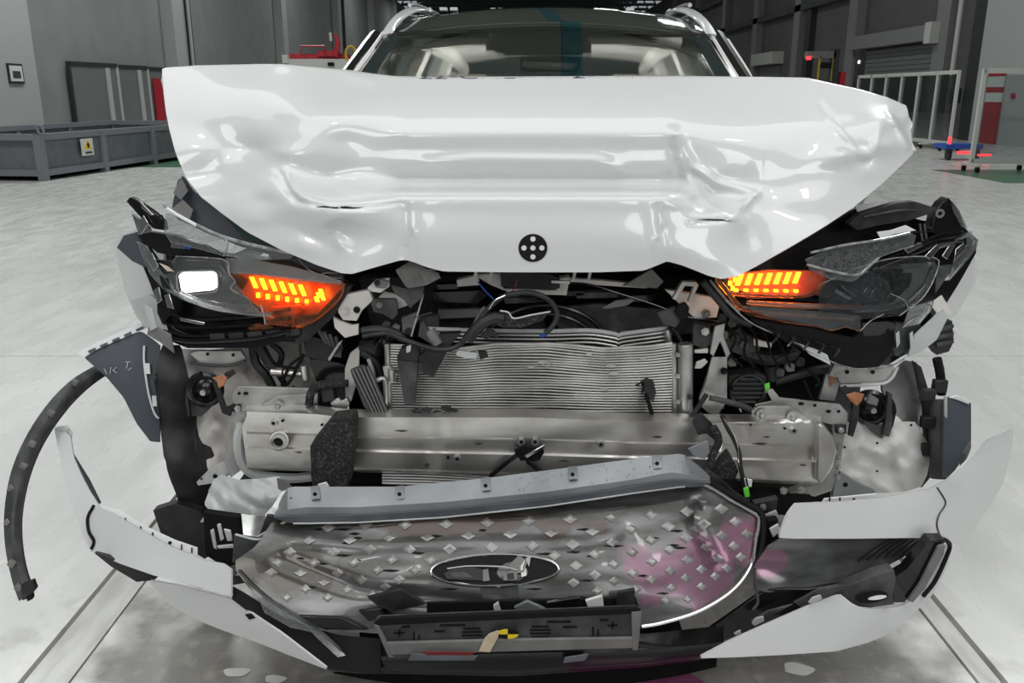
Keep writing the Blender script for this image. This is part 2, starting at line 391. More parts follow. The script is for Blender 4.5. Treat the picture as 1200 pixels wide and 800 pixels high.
for Y in (26.3, 33.4, 40.0, 46.9, 54, 62, 71):
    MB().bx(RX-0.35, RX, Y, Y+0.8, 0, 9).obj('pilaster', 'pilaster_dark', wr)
MB().cyl((RX-0.45, 25.5, 0), (RX-0.45, 25.5, 9), 0.07, n=10).obj('drain_pipe', 'post_white', wr)
MB().bx(RX-0.3, RX, 24.2, 25.0, 0, 9).obj('cable_duct', 'dark_steel', wr)
MB().bx(RX-0.25, RX, 38.8, 39.4, 0, 7).obj('cable_duct', 'dark_steel', wr)
for z in (4.75, 6.6):
    MB().bx(RX-0.35, RX-0.1, 20, 108, z, z+0.28).obj('cable_tray', 'dark_steel', wr)
# roller shutter with its white casing, on the right wall
d1 = MB().bx(RX-0.12, RX, 27.2, 33.3, 0, 2.75).obj('door_1', 'shutter_grey', kind='structure')
for k in range(18):
    MB().bx(RX-0.16, RX-0.1, 27.2, 33.3, 0.06+k*0.15, 0.19+k*0.15).obj('slat', 'shutter_grey', d1)
MB().bx(RX-0.55, RX, 27.0, 33.4, 2.8, 3.25).obj('casing', 'pilaster_dark', d1)
MB().bx(RX-0.62, RX, 26.8, 27.2, 2.7, 3.3).obj('casing_end', 'post_white', d1)
d2 = MB().bx(RX-0.1, RX, 43.2, 46.6, 0, 2.6).obj('door_2', 'shutter_grey', kind='structure')
MB().bx(RX-0.55, RX, 43.0, 46.8, 2.65, 3.2).obj('casing', 'post_white', d2)
# glazed swing doors left wall: three leaves standing ajar
for i, (y0, ang) in enumerate(((19.95, 0.20), (21.75, 0.20), (23.65, 0.20))):
    o = MB(); L = 1.75; a = Vector((LX+0.10, y0, 0)); d = Vector((math.sin(ang), math.cos(ang), 0))
    def seg(s0, s1, z0, z1, t=0.05): 
        c = a+d*((s0+s1)/2)+Vector((0, 0, (z0+z1)/2)); return (c, (t, s1-s0, z1-z0))
    dn = MB(); c, s_ = seg(0.06, L-0.06, 0.06, 1.86, 0.02); dn.box(c, s_, rz=-ang)
    root = dn.obj('door_%d' % (i+3), 'shutter_grey', kind='structure')
    for s0, s1, z0, z1 in ((0, .07, 0, 1.95), (L-.07, L, 0, 1.95), (0, L, 1.86, 1.95)):
        c, s_ = seg(s0, s1, z0, z1, 0.07); MB().box(c, s_, rz=-ang).obj('door_frame', 'dark_steel' if s0 < 1 else 'pilaster', root)
    c, s_ = seg(L*0.72, L*0.80, 0.1, 1.84, 0.03); MB().box(c+Vector((.03, 0, 0)), s_, rz=-ang).obj('glazing_bar', 'pilaster', root)
    if i == 2:
        c, s_ = seg(0.55, 0.95, 0.1, 1.65, 0.03); MB().box(c+Vector((.05, 0, 0)), s_, rz=-ang).obj('banner', 'red_paint', root)
# framed picture on the first pilaster
pf = thing('framed_picture', 'small framed picture hanging on the grey pilaster', 'picture', (LX+0.62, 16.9, 1.45))
c = Vector((LX+0.615, 16.9, 1.62))
MB().box(c, (0.03, 0.50, 0.36)).obj('frame', 'dark_steel', pf)
MB().box(c+Vector((0.012, 0, 0)), (0.02, 0.42, 0.28)).obj('mount', 'paper', pf)
MB().box(c+Vector((0.017, 0, -0.02)), (0.02, 0.26, 0.13)).obj('print', 'grey_plastic', pf)
# ---------------------------------------------------------------- debris bin, left
A0 = Vector((-6.98, 12.9, 0)); dl = Vector((0.105, 1, 0)).normalized(); dw = Vector((-1, 0.105, 0)).normalized()
bn = thing('debris_skip', 'long low grey steel skip with a yellow warning sign, left of the car', 'skip', A0+dl*3.3+dw*1.3)
BL, BW, Z0, Z1 = 6.6, 2.7, 0.10, 0.66
Rb = Matrix((dw*-1, dl, Vector((0, 0, 1)))).transposed()
def bb(s0, s1, w0, w1, z0, z1, name, m_, par=bn):
    c = A0+dl*((s0+s1)/2)+dw*((w0+w1)/2)+Vector((0, 0, (z0+z1)/2))
    return MB().box(c, (w1-w0, s1-s0, z1-z0), m=Rb).obj(name, m_, par)
for w0 in (0.03, BW-0.06): bb(0.05, BL-0.05, w0, w0+0.03, Z0, Z1-.02, 'side_panel', 'bin_grey')
for s0 in (0.03, BL-0.06): bb(s0, s0+0.03, 0.03, BW-0.03, Z0, Z1-.02, 'end_panel', 'bin_grey')
bb(0.04, BL-0.04, 0.04, BW-0.04, Z0, Z0+0.03, 'bottom_plate', 'bin_inside')
bb(0.07, BL-0.07, 0.065, BW-0.065, 0.5, 0.52, 'load_cover', 'bin_inside')
for w0, w1 in ((-.02, .09), (BW-.09, BW+.02)):
    bb(0, BL, w0, w1, Z1-.07, Z1+.02, 'top_rail', 'bin_frame'); bb(0, BL, w0, w1, Z0-.03, Z0+.06, 'bottom_rail', 'bin_frame')
for s0, s1 in ((-.02, .09), (BL-.09, BL+.02)):
    bb(s0, s1, 0, BW, Z1-.07, Z1+.02, 'top_rail', 'bin_frame'); bb(s0, s1, 0, BW, Z0-.03, Z0+.06, 'bottom_rail', 'bin_frame')
for s in (0, 1.62, 3.25, 4.88, BL-.1):
    for w0 in (-.03, BW-.08): bb(s-.02, s+.10, w0, w0+.11, 0.0, Z1, 'post', 'bin_frame')
bb(1.0, 1.3, -0.045, -0.022, 0.30, 0.56, 'warning_sign', 'paper')
c = A0+dl*1.15-dw*0.05
def sgn(pp, nm, mt, off):
    MB().prism([c+dl*a+Vector((0, 0, z_))-dw*off for a, z_ in pp], -dw*0.004).obj(nm, mt, bn)
sgn([(-.11, .40), (.11, .40), (0, .54)], 'warning_triangle', 'yellow', 0.0)
sgn([(-.015, .42), (.015, .42), (.03, .47), (0, .51), (-.03, .47)], 'warning_symbol', 'matt_black', 0.005)
sgn([(-.09, .33), (.09, .33), (.09, .36), (-.09, .36)], 'sign_text', 'grey_plastic', 0.0)
for s in (0.05, 6.4): MB().tube([A0+dl*s+Vector((0, 0, .68)), A0+dl*(s)+Vector((-.03, 0, .78)), A0+dl*s+Vector((.05, 0, .80)), A0+dl*s+Vector((.07, 0, .68))], 0.018, 6, 12).obj('lifting_eye', 'bin_frame', bn)
MB().cyl(A0+dw*0.75+Vector((0, -.1, .46)), A0+dw*0.75+Vector((0, .02, .46)), 0.07, n=10).obj('hose_fitting', 'tape_tan', bn)
MB().tube([A0+dw*0.75+Vector((0, -.08, .5)), A0+dw*0.95+Vector((0, -.12, .53)), A0+dw*1.6+Vector((0, -.12, .54))], 0.05, 8, 10).obj('hose', 'blue_grey', bn)
bb(-.03, 0, 0.7, 1.05, 0.10, 0.18, 'fork_pocket', 'matt_black')
# ---------------------------------------------------------------- red service trolley beyond the hood, left
Yt = 24.0; O = P(378, 66, Yt); k = mpp(66, Yt)
tr = thing('recovery_truck', 'red machine with a raised red arm standing behind the hood', 'truck', (O.x, Yt, 0))
def tb(px0, px1, py0, py1, nm, m_, dy=0.0, th=0.8):
    a = P(px0, py1, Yt+dy); b_ = P(px1, py0, Yt+dy); return MB().bx(a.x, b_.x, Yt+dy, Yt+dy+th, a.z, b_.z).obj(nm, m_, tr)
tb(332, 412, 69, 82, 'deck', 'post_white', 0, 1.6); tb(340, 410, 82, 100, 'chassis', 'red_paint', .05, 1.4); tb(338, 404, 63, 70, 'body', 'red_paint', .2)
tb(372, 392, 59, 66, 'seat_cowl', 'red_paint', .1); tb(331, 337, 64, 74, 'end_block', 'post_white', -.05, .5); tb(384, 391, 73, 77, 'number_plate', 'matt_black', -.06, .05)
MB().tube([P(353, 65, Yt), P(353, 54, Yt), P(380, 54, Yt), P(380, 62, Yt)], 1.2*k, 6).obj('hand_rail', 'red_paint', tr)
MB().tube([P(392, 66, Yt), P(396, 52, Yt), P(393, 40, Yt)], 4*k, 8, r2=2*k).obj('boom_arm', 'red_paint', tr)
MB().cyl(P(388, 48, Yt), P(387, 38, Yt), 1.6*k, n=8).obj('beacon', 'post_white', tr)
MB().tube([P(411+6*math.cos(t), 63+9*math.sin(t), Yt) for t in [i*math.pi/6 for i in range(13)]], 1.6*k, 6).obj('hose_coil', 'machine_yellow', tr)
for px in (346, 400): 
    a = P(px, 96, Yt); MB().cyl((a.x, Yt-.05, .42), (a.x, Yt+.4, .42), .42, n=20).obj('wheel', 'rubber', tr)
# ---------------------------------------------------------------- glass barriers, right
def barrier(name, label, x0, y0, x1, y1, top, npost, glass=True):
    a = Vector((x0, y0, 0)); b_ = Vector((x1, y1, 0)); d = (b_-a).normalized(); L = (b_-a).length; ang = math.atan2(d.y, d.x)
    t = thing(name, label, 'barrier', (a+b_)/2, 'glass barriers by the right wall')
    for i in range(npost):
        c = a+d*(L*i/(npost-1)); MB().box((c.x, c.y, (top+.12)/2+.06), (.06, .06, top-.06), rz=ang).obj('post', 'post_white', t)
        for s in (-.2, .2):
            n_ = Vector((-d.y, d.x, 0)); w_ = c+n_*s; MB().cyl((w_.x-.02, w_.y, .05), (w_.x+.02, w_.y, .05), .05, n=10).obj('castor', 'matt_black', t)
        MB().box((c.x, c.y, .115), (.08, .5, .04), rz=ang).obj('foot_bar', 'post_white', t)
    for z in (0.17, top+.06):
        c = (a+b_)/2; MB().box((c.x, c.y, z), (L+.05, .06, .08), rz=ang).obj('rail', 'post_white', t)
    for i in range(npost-1):
        c = a+d*(L*(i+.5)/(npost-1)); MB().box((c.x, c.y, (top+.17)/2), (L/(npost-1)-.08, .014, top-.17), rz=ang).obj('pane', 'barrier_glass', t)
    return t
barrier('glass_barrier', 'near white-framed glass barrier at the right edge', 7.66, 14.5, 9.6, 14.6, 1.55, 3)
barrier('glass_barrier', 'far row of white-posted glass panels behind the blue dolly', 9.95, 19.9, 9.95, 25.6, 1.66, 7)
# blue dolly with a red glow beneath
dx, dy = 8.55, 17.0
dly = thing('equipment_dolly', 'low blue dolly with red lights beneath, beside the glass barriers', 'dolly', (dx, dy, 0))
MB().bx(dx-.1, dx+.62, dy, dy+.5, .22, .31).obj('deck', 'blue_paint', dly)
for x in (dx-.02, dx+.52): MB().cyl((x, dy+.1, .09), (x+.06, dy+.1, .09), .09, n=12).obj('wheel', 'rubber', dly); MB().bx(x-.02, x+.08, dy+.05, dy+.15, .12, .23).obj('fork', 'dark_steel', dly)
MB().bx(dx+.12, dx+.45, dy-.05, dy, .13, .18).obj('lamp_bar', 'tail_red', dly); MB().bx(dx+.5, dx+.75, dy-.1, dy-.05, .09, .13).obj('lamp_bar', 'tail_red', dly)
MB().cyl((dx, dy+.1, .31), (dx, dy+.1, .44), .035, n=8).obj('marker_lamp', 'tail_red', dly)
# red and white gauge board on the bright panel behind the near barrier
gb = thing('gauge_board', 'red and white striped height board behind the near glass barrier', 'sign', (12.4, 22.95, 0))
x0 = 11.95
MB().bx(RX-0.5, RX-0.02, 19.0, 24.0, 0.0, 9).obj('side_panel', 'pilaster', wr)
for z0, z1, m_ in ((.0, 1.05, 'red_paint'), (1.05, 1.28, 'paper'), (1.28, 1.42, 'red_paint'), (1.42, 1.68, 'paper'), (1.68, 1.82, 'red_paint')):
    MB().bx(RX-.58, RX-.51, 22.6, 23.3, z0, z1).obj('stripe', m_, gb)
MB().cyl((RX-.56, 22.1, 1.2), (RX-.5, 22.1, 1.2), .07, n=10).obj('fire_button', 'red_paint', wr)
MB().bx(RX-.5, RX-.35, 25.0, 25.4, 1.0, 1.4).obj('switch_box', 'dark_steel', wr)
# yellow lift machine at the shutter
Ym = 27.0; km = mpp(70, Ym)
lm = thing('lift_machine', 'dark lifting mast with yellow frame and a red lamp, beside the shutter', 'lift', (P(975, 90, Ym).x, Ym, 0))
def lb(px0, px1, py0, py1, nm, m_, th=.3, dy=0):
    a = P(px0, py1, Ym+dy); b_ = P(px1, py0, Ym+dy); return MB().bx(a.x, b_.x, Ym+dy, Ym+dy+th, a.z, b_.z).obj(nm, m_, lm)
for a_, b_ in ((978, 985), (1008, 1016)): 
    q = P(a_, 57, Ym); r_ = P(b_, 57, Ym); MB().bx(q.x, r_.x, Ym, Ym+.3, 0, q.z).obj('mast', 'dark_steel', lm)
lb(946, 980, 60, 68, 'boom', 'mid_plastic'); lb(958, 962, 66, 95, 'strut', 'machine_yellow', .1); lb(974, 977, 68, 95, 'strut', 'machine_yellow', .1)
lb(964, 974, 73, 80, 'motor', 'matt_black'); lb(984, 992, 84, 100, 'canister', 'red_paint'); lb(945, 951, 66, 70, 'lamp', 'tail_red', .05, -.05); lb(1006, 1008, 71, 74, 'work_lamp', 'lamp_dot', .05, -.05)
q = P(950, 60, Ym); MB().bx(P(946, 60, Ym).x, P(1016, 60, Ym).x, Ym, Ym+1.6, 0, .35).obj('base', 'dark_steel', lm)
# ---------------------------------------------------------------- coolant on the floor before the bumper
pd = []
for i in range(40):
    t = 2*math.pi*i/40; r = 1+0.10*math.sin(3*t+1)+0.06*math.sin(7*t)
    pd.append((0.31+0.19*r*math.cos(t), 1.42+0.25*r*math.sin(t), 0.0012))
tag(MB().prism(pd, (0, 0, 0.0015)).obj('coolant_puddle', 'coolant'), 'pink coolant puddle on the floor before the bumper', 'puddle')
for k, (px, py, r, lab) in enumerate(((277, 788, .022, 'small white fluid spot left of the long puddle edge'), (322, 796, .018, 'white fluid spot near the lower edge, before the bumper'), (935, 784, .026, 'pale fluid spot right of the pink puddle'))):
    c = PZ(px, py, 0); pp = [(c.x+r*1.3*math.cos(t)*(1+.15*math.sin(3*t+k)), c.y+r*.8*math.sin(t)*(1+.2*math.cos(2*t+k)), .001) for t in [2*math.pi*i/20 for i in range(20)]]
    tag(MB().prism(pp, (0, 0, .001)).obj('fluid_spot', 'paper'), lab, 'stain', 'fluid spots on the floor')
# ---------------------------------------------------------------- car: body behind the hood
car = thing('car', 'white crash-tested SUV with a buckled hood and torn-open front', 'car', (0.2, 4.2, 0))
def C(lx, Y, z): return Vector((0.05+0.057*(Y-1.9)+lx, Y, z))
YAW = -0.057
def cyaw(Y): return 0.05+0.057*(Y-1.9)
# roof outline stations: (Y, half width, z centre, z side)
ST = [(3.10, .56, 1.487, 1.445), (3.35, .575, 1.548, 1.50), (3.7, .585, 1.590, 1.54), (4.2, .585, 1.605, 1.555), (4.9, .575, 1.590, 1.545), (5.6, .55, 1.545, 1.505)]
def roofrow(i, dz=0.0, wsc=1.0, n=17):
    Y, hw, zc, zs = ST[i]; return [C(hw*wsc*(2*k/(n-1)-1), Y, zs+(zc-zs)*(1-(2*k/(n-1)-1)**2)+dz) for k in range(n)]
MB().grid([roofrow(i) for i in range(len(ST))], 0.02, (0, 0, -1)).obj('roof_glass', 'dark_glass', car, 'black panoramic glass roof')
MB().grid([roofrow(i, -0.05, 0.98) for i in range(len(ST))], 0.015, (0, 0, -1)).obj('headliner', 'headliner', car)
# windscreen
def wsrow(s, n=17, ext=1.0):
    Y = 3.10-0.86*s; hw = .545+0.115*s; zc = 1.487-0.40*s; zs = 1.445-0.41*s
    return [C(hw*ext*(2*k/(n-1)-1), Y-0.05*(1-(2*k/(n-1)-1)**2), zs+(zc-zs)*(1-(2*k/(n-1)-1)**2)) for k in range(n)]
ws = MB().grid([wsrow(k/8) for k in range(9)], 0.005).obj('windscreen', 'windscreen', car)
def onws(px, py, d=0.0):
    """point of the windscreen plane under a pixel"""
    best = None
    for i in range(60):
        Y = 2.2+i*0.016; p = P(px, py, Y); s = (3.10-(Y+0.03))/0.86; z = 1.478-0.403*s
        if best is None or abs(p.z-z) < best[0]: best = (abs(p.z-z), Y)
    return P(px, py, best[1]-d)
# stepped dark sensor patch and frit band along the header
def steps(l): return [onws(a, b, 0.012) for a, b in l]
MB().prism(steps([(569, 58), (569, 51), (573, 51), (573, 40), (689, 37), (689, 47), (693, 47), (693, 61), (683, 61), (683, 64), (590, 64), (590, 61), (580, 61), (580, 58)]), (0, .004, -.002)).obj('sensor_patch', 'grey_plastic', ws, 'stepped dark patch around the windscreen sensor')
MB().prism(steps([(462, 37), (560, 34), (690, 34), (826, 39), (826, 42), (690, 38), (560, 38), (464, 41)]), (0, .004, -.002)).obj('frit_band', 'black_gloss', ws)
for sx in (-1, 1):
    a = [C(sx*(.545+.115*s)*1.0, 3.10-.86*s, 1.445-.41*s) for s in (0, .25, .5, .75, 1)]
    b_ = [q+Vector((-sx*.055, -.01, .006)) for q in a]
    MB().grid([a, b_], 0.004).obj('frit_band', 'cabin_glass', ws)
# pillars, roof rails, body sides
for sx in (-1, 1):
    a = [C(sx*(.562+.115*s), 3.12-.86*s, 1.452-.41*s) for s in (0, .25, .5, .75, 1)]
    MB().tube(a, .006, 8).obj('pillar_trim', 'white_paint', car)
    m = MB(); o_ = [q+Vector((sx*.03, .03, -.012)) for q in a]; m.tube(o_, .026, 8); m.obj('front_pillar', 'black_gloss', car)
    rl = [C(sx*.575, 3.75, 1.60), C(sx*.575, 4.0, 1.618), C(sx*.57, 4.6, 1.628), C(sx*.555, 5.3, 1.585), C(sx*.55, 5.6, 1.53)]
    MB().tube(rl, .009, 10, 40).obj('roof_rail', 'white_paint', car, 'white arched roof rail')
    si = [C(sx*.555, 3.14, 1.447), C(sx*.565, 3.45, 1.53), C(sx*.57, 3.8, 1.56), C(sx*.57, 4.3, 1.57), C(sx*.56, 4.9, 1.55), C(sx*.55, 5.6, 1.51)]
    MB().grid([catmull(si, 20), [q+Vector((sx*.05, 0, -.05)) for q in catmull(si, 20)], [q+Vector((sx*.085, 0, -.12)) for q in catmull(si, 20)]], .012).obj('cant_rail', 'white_paint', car)
    belt = [C(sx*.80, y, 1.02) for y in (2.75, 3.5, 4.3, 5.1, 5.75)]; roofe = [C(sx*(.60+.02*(y < 3.3)), y, z) for y, z in ((3.2, 1.40), (3.6, 1.47), (4.3, 1.48), (5.0, 1.46), (5.6, 1.40))]
    cb = catmull(belt, 21); ct = catmull(roofe, 21)
    for i0, i1 in ((0, 8), (9, 15), (16, 19)):
        MB().grid([cb[i0:i1+1], ct[i0:i1+1]], .006, (sx, 0, 0)).obj('side_window', 'cabin_glass', car)
    for i0 in (8, 15, 19):
        MB().grid([cb[i0:i0+2], ct[i0:i0+2]], .05, (-sx, 0, 0)).obj('door_pillar', 'headliner', car)
    MB().tube([q+Vector((-sx*.03, 0, 0)) for q in ct], .045, 8).obj('window_header', 'headliner', car)
    MB().tube([C(sx*.60, 3.16, 1.40), C(sx*.66, 2.95, 1.25), C(sx*.72, 2.74, 1.03)], .05, 8, 10).obj('pillar_lining', 'headliner', car)
    rows = []
    for x, z in ((.80, 1.02), (.89, .94), (.93, .80), (.93, .62), (.90, .40), (.84, .26)):
        rows.append([C(sx*(x-.05*(y > 5.4)), y, z) for y in (3.0, 3.6, 4.2, 4.8, 5.4, 6.05)])
    MB().grid(rows, .02, (-sx, 0, 0)).obj('body_side', 'white_paint', car)
    MB().box(C(sx*.98, 3.15, 1.06), (.20, .10, .13)).obj('door_mirror', 'white_paint', car, bev=.03)
    for Y in (2.78, 5.35):
        w0 = C(sx*.76, Y, .35); w1 = C(sx*.96, Y, .35)
        wh = MB().lathe(w0, w1-w0, [(.22, 0), (.33, .0), (.35, .03), (.35, .17), (.33, .20), (.23, .20), (.22, .17)], 32).obj('wheel', 'rubber', car)
        MB().lathe(w0, w1-w0, [(.02, .15), (.06, .16), (.20, .14), (.225, .17), (.225, .03)], 24).obj('rim', 'steel', wh)
MB().grid([[C(x, 6.05, .3) for x in (-.82, 0, .82)], [C(x, 6.12, .7) for x in (-.88, 0, .88)], [C(x, 6.05, 1.0) for x in (-.80, 0, .80)]], .02).obj('tailgate', 'white_paint', car)
MB().grid([[C(x, 6.04, 1.02) for x in (-.72, 0, .72)], [C(x, 5.62, 1.50) for x in (-.52, 0, .52)]], .01).obj('rear_window', 'cabin_glass', car)
MB().bx(C(-.8, 3, 0).x, C(.8, 3, 0).x+.15, 2.9, 6.0, .28, .34).obj('floor_pan', 'black_plastic', car)
MB().grid([[C(x, 2.30, .5) for x in (-.75, 0, .75)], [C(x, 2.36, .98) for x in (-.75, 0, .75)], [C(x, 2.5, 1.03) for x in (-.72, 0, .72)]], .02).obj('bulkhead', 'black_plastic', car)
MB().grid([[C(x, 2.52, 1.03) for x in (-.7, 0, .7)], [C(x, 2.9, 1.07) for x in (-.7, 0, .7)], [C(x, 3.05, .98) for x in (-.7, 0, .7)], [C(x, 3.05, .6) for x in (-.7, 0, .7)]], .02).obj('dashboard', 'grey_plastic', car)
for lx, Y in ((-.38, 3.75), (.38, 3.75)):
    st = MB().box(C(lx, Y, .80), (.46, .14, .66), rx=-.22).obj('seat', 'seat_cloth', car, bev=.04)
    MB().box(C(lx, Y+.12, 1.245), (.26, .10, .17), rx=-.15).obj('headrest', 'seat_cloth', st, bev=.035)
MB().box(C(0, 4.9, .85), (1.2, .16, .62), rx=-.25).obj('rear_seat', 'seat_cloth', car, bev=.04)
# interior mirror
mi = MB()
rr = [onws(a, b, -.05) for a, b in ((609, 66), (678, 66), (681, 69), (680, 77), (675, 83), (670, 85), (620, 85), (613, 82), (609, 77))]
mi.prism(rr, (0, .035, .0)); im = mi.obj('interior_mirror', 'matt_black', car, bev=.004)
MB().prism([q+Vector((0, -.004, 0)) for q in [onws(a, b, -.05) for a, b in ((612, 69), (677, 69), (676, 76), (671, 82), (622, 82), (613, 77))]], (0, .003, 0)).obj('mirror_face', 'dark_glass', im)
MB().box(C(.0, 3.04, 1.42), (.9, .05, .02), rz=YAW).obj('sun_visor', 'headliner', car)
for px in (520, 532, 738): 
    q = P(px, 11, 3.75); MB().box(q, (.03, .05, .012)).obj('roof_target', 'paper', car)
for k in range(14):
    q = P(578+k*9, 10.5, 3.85); MB().box(q, (.022, .03, .006)).obj('roof_tape', 'paper', car)
# ---------------------------------------------------------------- hood
HC = []
for x in (470, 500, 530, 560, 590, 620, 650, 680, 710, 740, 765, 785):
    e = 0.012*((x-630)/160)**2
    for y, Y in ((89, 2.26), (108, 2.175), (130, 2.095), (146, 2.055), (156, 2.035), (172, 2.035), (188, 2.028), (205, 2.032), (214, 2.026), (219, 1.985), (224, 1.915), (229, 1.880), (236, 1.868), (246, 1.864), (270, 1.852), (316, 1.842)):
        HC.append((x, y, Y+e))
HC += [(190, 82, 2.24), (194, 110, 2.19), (200, 150, 2.14), (215, 190, 2.09), (240, 230, 2.03), (275, 262, 1.985), (310, 285, 1.945), (360, 305, 1.90), (410, 320, 1.86),
       (250, 77, 2.27), (300, 76, 2.285), (330, 76, 2.27), (370, 80, 2.30), (415, 84, 2.29), (445, 88, 2.27), (230, 110, 2.19), (300, 105, 2.19), (340, 100, 2.21), (260, 140, 2.145), (330, 140, 2.12), (375, 105, 2.20), (405, 115, 2.155), (380, 130, 2.10), (435, 115, 2.15), (440, 140, 2.075),
       (240, 175, 2.105), (270, 180, 2.115), (300, 175, 2.115), (262, 205, 2.085), (250, 222, 2.05), (275, 228, 2.01), (300, 205, 2.035), (330, 178, 2.045), (360, 158, 2.055), (395, 140, 2.07),
       (400, 165, 2.055), (420, 190, 2.045), (365, 190, 2.035), (345, 195, 2.03), (440, 205, 2.035), (385, 212, 2.03), (335, 212, 1.995), (345, 230, 1.945), (365, 236, 1.915), (400, 238, 1.895), (430, 238, 1.885), (390, 224, 1.97), (430, 222, 1.955),
       (310, 235, 1.985), (300, 258, 1.965), (330, 262, 1.945), (350, 285, 1.91), (380, 262, 1.90), (398, 268, 1.905), (420, 262, 1.88), (420, 295, 1.87), (398, 290, 1.885),
       (850, 91, 2.26), (900, 91, 2.255), (945, 91, 2.24), (1010, 106, 2.215), (1040, 115, 2.205), (1062, 126, 2.20), (1067, 150, 2.15), (1069, 178, 2.10), (1040, 210, 2.045), (1000, 241, 1.99), (950, 275, 1.925), (905, 300, 1.88), (850, 326, 1.84),
       (840, 120, 2.155), (900, 125, 2.145), (840, 145, 2.075), (880, 155, 2.06), (925, 165, 2.05), (850, 162, 2.042), (880, 172, 2.035), (820, 172, 2.035), (960, 178, 2.035), (990, 181, 2.02), (1012, 189, 2.04), (1005, 172, 2.055), (1018, 165, 2.06), (1035, 170, 2.055), (1000, 135, 2.13), (1035, 140, 2.105), (1052, 140, 2.13), (965, 110, 2.19), (960, 140, 2.10),
       (830, 200, 2.02), (870, 195, 2.02), (850, 215, 2.015), (920, 200, 2.015), (970, 200, 2.018), (1020, 200, 2.035), (1000, 215, 2.015), (900, 225, 1.995), (950, 235, 1.975), (810, 215, 2.005), (820, 235, 1.955), (845, 250, 1.905), (862, 259, 1.895), (800, 240, 1.885), (840, 265, 1.875), (880, 250, 1.95), (885, 230, 1.985), (900, 265, 1.93), (870, 290, 1.875), (800, 290, 1.85), (830, 305, 1.845), (905, 285, 1.90)]

for s_x, O, I in ((-1, [(447, 40, 3.08), (453, 30, 3.15), (462, 19, 3.26), (474, 11, 3.42), (489, 8, 3.6), (507, 13, 3.8)], [(460, 39, 3.10), (465, 31, 3.18), (474, 22, 3.3), (484, 16, 3.46), (495, 13, 3.62), (507, 14, 3.8)]),):
    for fx in (lambda q: q, lambda q: (1287-q[0], q[1]+.5, q[2])):
        MB().loft([[fx(q) for q in O], [((fx(a)[0]+fx(b)[0])/2, (a[1]+b[1])/2, a[2]-.01) for a, b in zip(O, I)], [fx(q) for q in I]], 24, 6, .02).obj('rail_front', 'white_paint', car, 'white front end of the roof rail')
hood_base = rbf(HC, 0.0002, (230.0, 100.0))
CREASE = [([(790, 152), (795, 180), (806, 208), (830, 240), (858, 257)], -.012, 3.5), ([(792, 158), (812, 195), (840, 214), (884, 226)], -.013, 4.5), ([(858, 256), (884, 228)], -.010, 3.5), ([(822, 222), (850, 234)], .010, 7),
          ([(950, 92), (958, 118), (975, 142), (1010, 182)], -.006, 3), ([(1004, 180), (1014, 190), (1022, 184)], .010, 4), ([(1040, 130), (1052, 150), (1064, 172)], -.012, 4), ([(1022, 184), (1032, 150)], -.006, 4),
          ([(476, 236), (477, 270), (472, 300)], .008, 4), ([(480, 236), (484, 275), (480, 304)], -.006, 4), ([(762, 238), (770, 280), (776, 308)], -.006, 4), ([(770, 240), (778, 280), (782, 306)], .007, 4),
          ([(330, 205), (338, 222), (348, 236), (372, 240)], .010, 4), ([(335, 200), (345, 222), (360, 232)], -.010, 4), ([(372, 241), (420, 243), (470, 238)], .006, 2.5), ([(395, 278), (402, 290)], -.010, 6), ([(380, 262), (396, 252)], -.006, 8), ([(352, 270), (380, 285)], .006, 8),
          ([(500, 190), (560, 186), (700, 188), (730, 200)], -.006, 6), ([(520, 148), (760, 148)], .0, 6), ([(455, 100), (462, 128), (468, 155)], -.003, 7), ([(400, 84), (440, 96)], -.012, 7), ([(805, 262), (850, 256), (862, 262)], .006, 2.5), ([(870, 262), (880, 285)], .008, 6), ([(888, 190), (892, 240)], -.004, 8)]
def hoodY(px, py):
    Y = hood_base(px, py)
    for l, a, w_ in CREASE:
        if a:
            d, t = pl_dist(px, py, l)
            if d < 4*w_: Y += 1.3*a*math.exp(-(d/w_)**1.6)*(0.35+0.65*math.sin(math.pi*min(1, max(0, .08+.84*t))))
    return Y
HT = [(190, 81), (196, 79), (230, 76.5), (300, 75), (330, 75), (372, 79), (410, 82), (440, 86.5), (462, 89), (500, 90), (600, 89.5), (700, 89), (800, 89), (890, 90), (946, 91), (1010, 105), (1040, 114), (1063, 124), (1067, 150), (1070, 176)]
HB = [(190, 92), (193, 122), (198, 150), (206, 180), (218, 208), (235, 230), (260, 250), (290, 272), (330, 293), (370, 310), (400, 320), (412, 321), (440, 313), (472, 304), (482, 306), (500, 313), (520, 318), (600, 319), (700, 319), (755, 317), (772, 310), (782, 306), (800, 311), (830, 323), (846, 327), (866, 323), (895, 307), (930, 287), (970, 263), (1000, 243), (1035, 214), (1058, 192), (1070, 180)]
u = np.linspace(0, 1, 200); xs = 190+880*(0.5-0.5*np.cos(np.pi*u))*0.55+880*u*0.45
hx = [a[0] for a in HT]; hy = [a[1] for a in HT]; bx_ = [a[0] for a in HB]; by_ = [a[1] for a in HB]
NY = 96; rows = [[None]*len(xs) for _ in range(NY+5)]
for j, x in enumerate(xs):
    a = np.interp(x, hx, hy); b_ = np.interp(x, bx_, by_)
    for i in range(NY):
        y = a+(b_-a)*(i/(NY-1)); rows[5+i][j] = P(x, y, hoodY(x, y))
    p0 = rows[5][j]; fade = min(1, (x-190)/60, (1070-x)/60)
    for q in range(5):                                     # the half that folds down behind the crest
        s = (5-q)/5; rows[q][j] = p0+Vector((0.02*s*(1 if x < 600 else -1), .01+.26*s, -.008*s-.23*s*s))
hood = MB().grid(rows, 0.007).obj('hood', 'white_paint', car, 'white hood buckled into a raised ridge', angle=1.2)
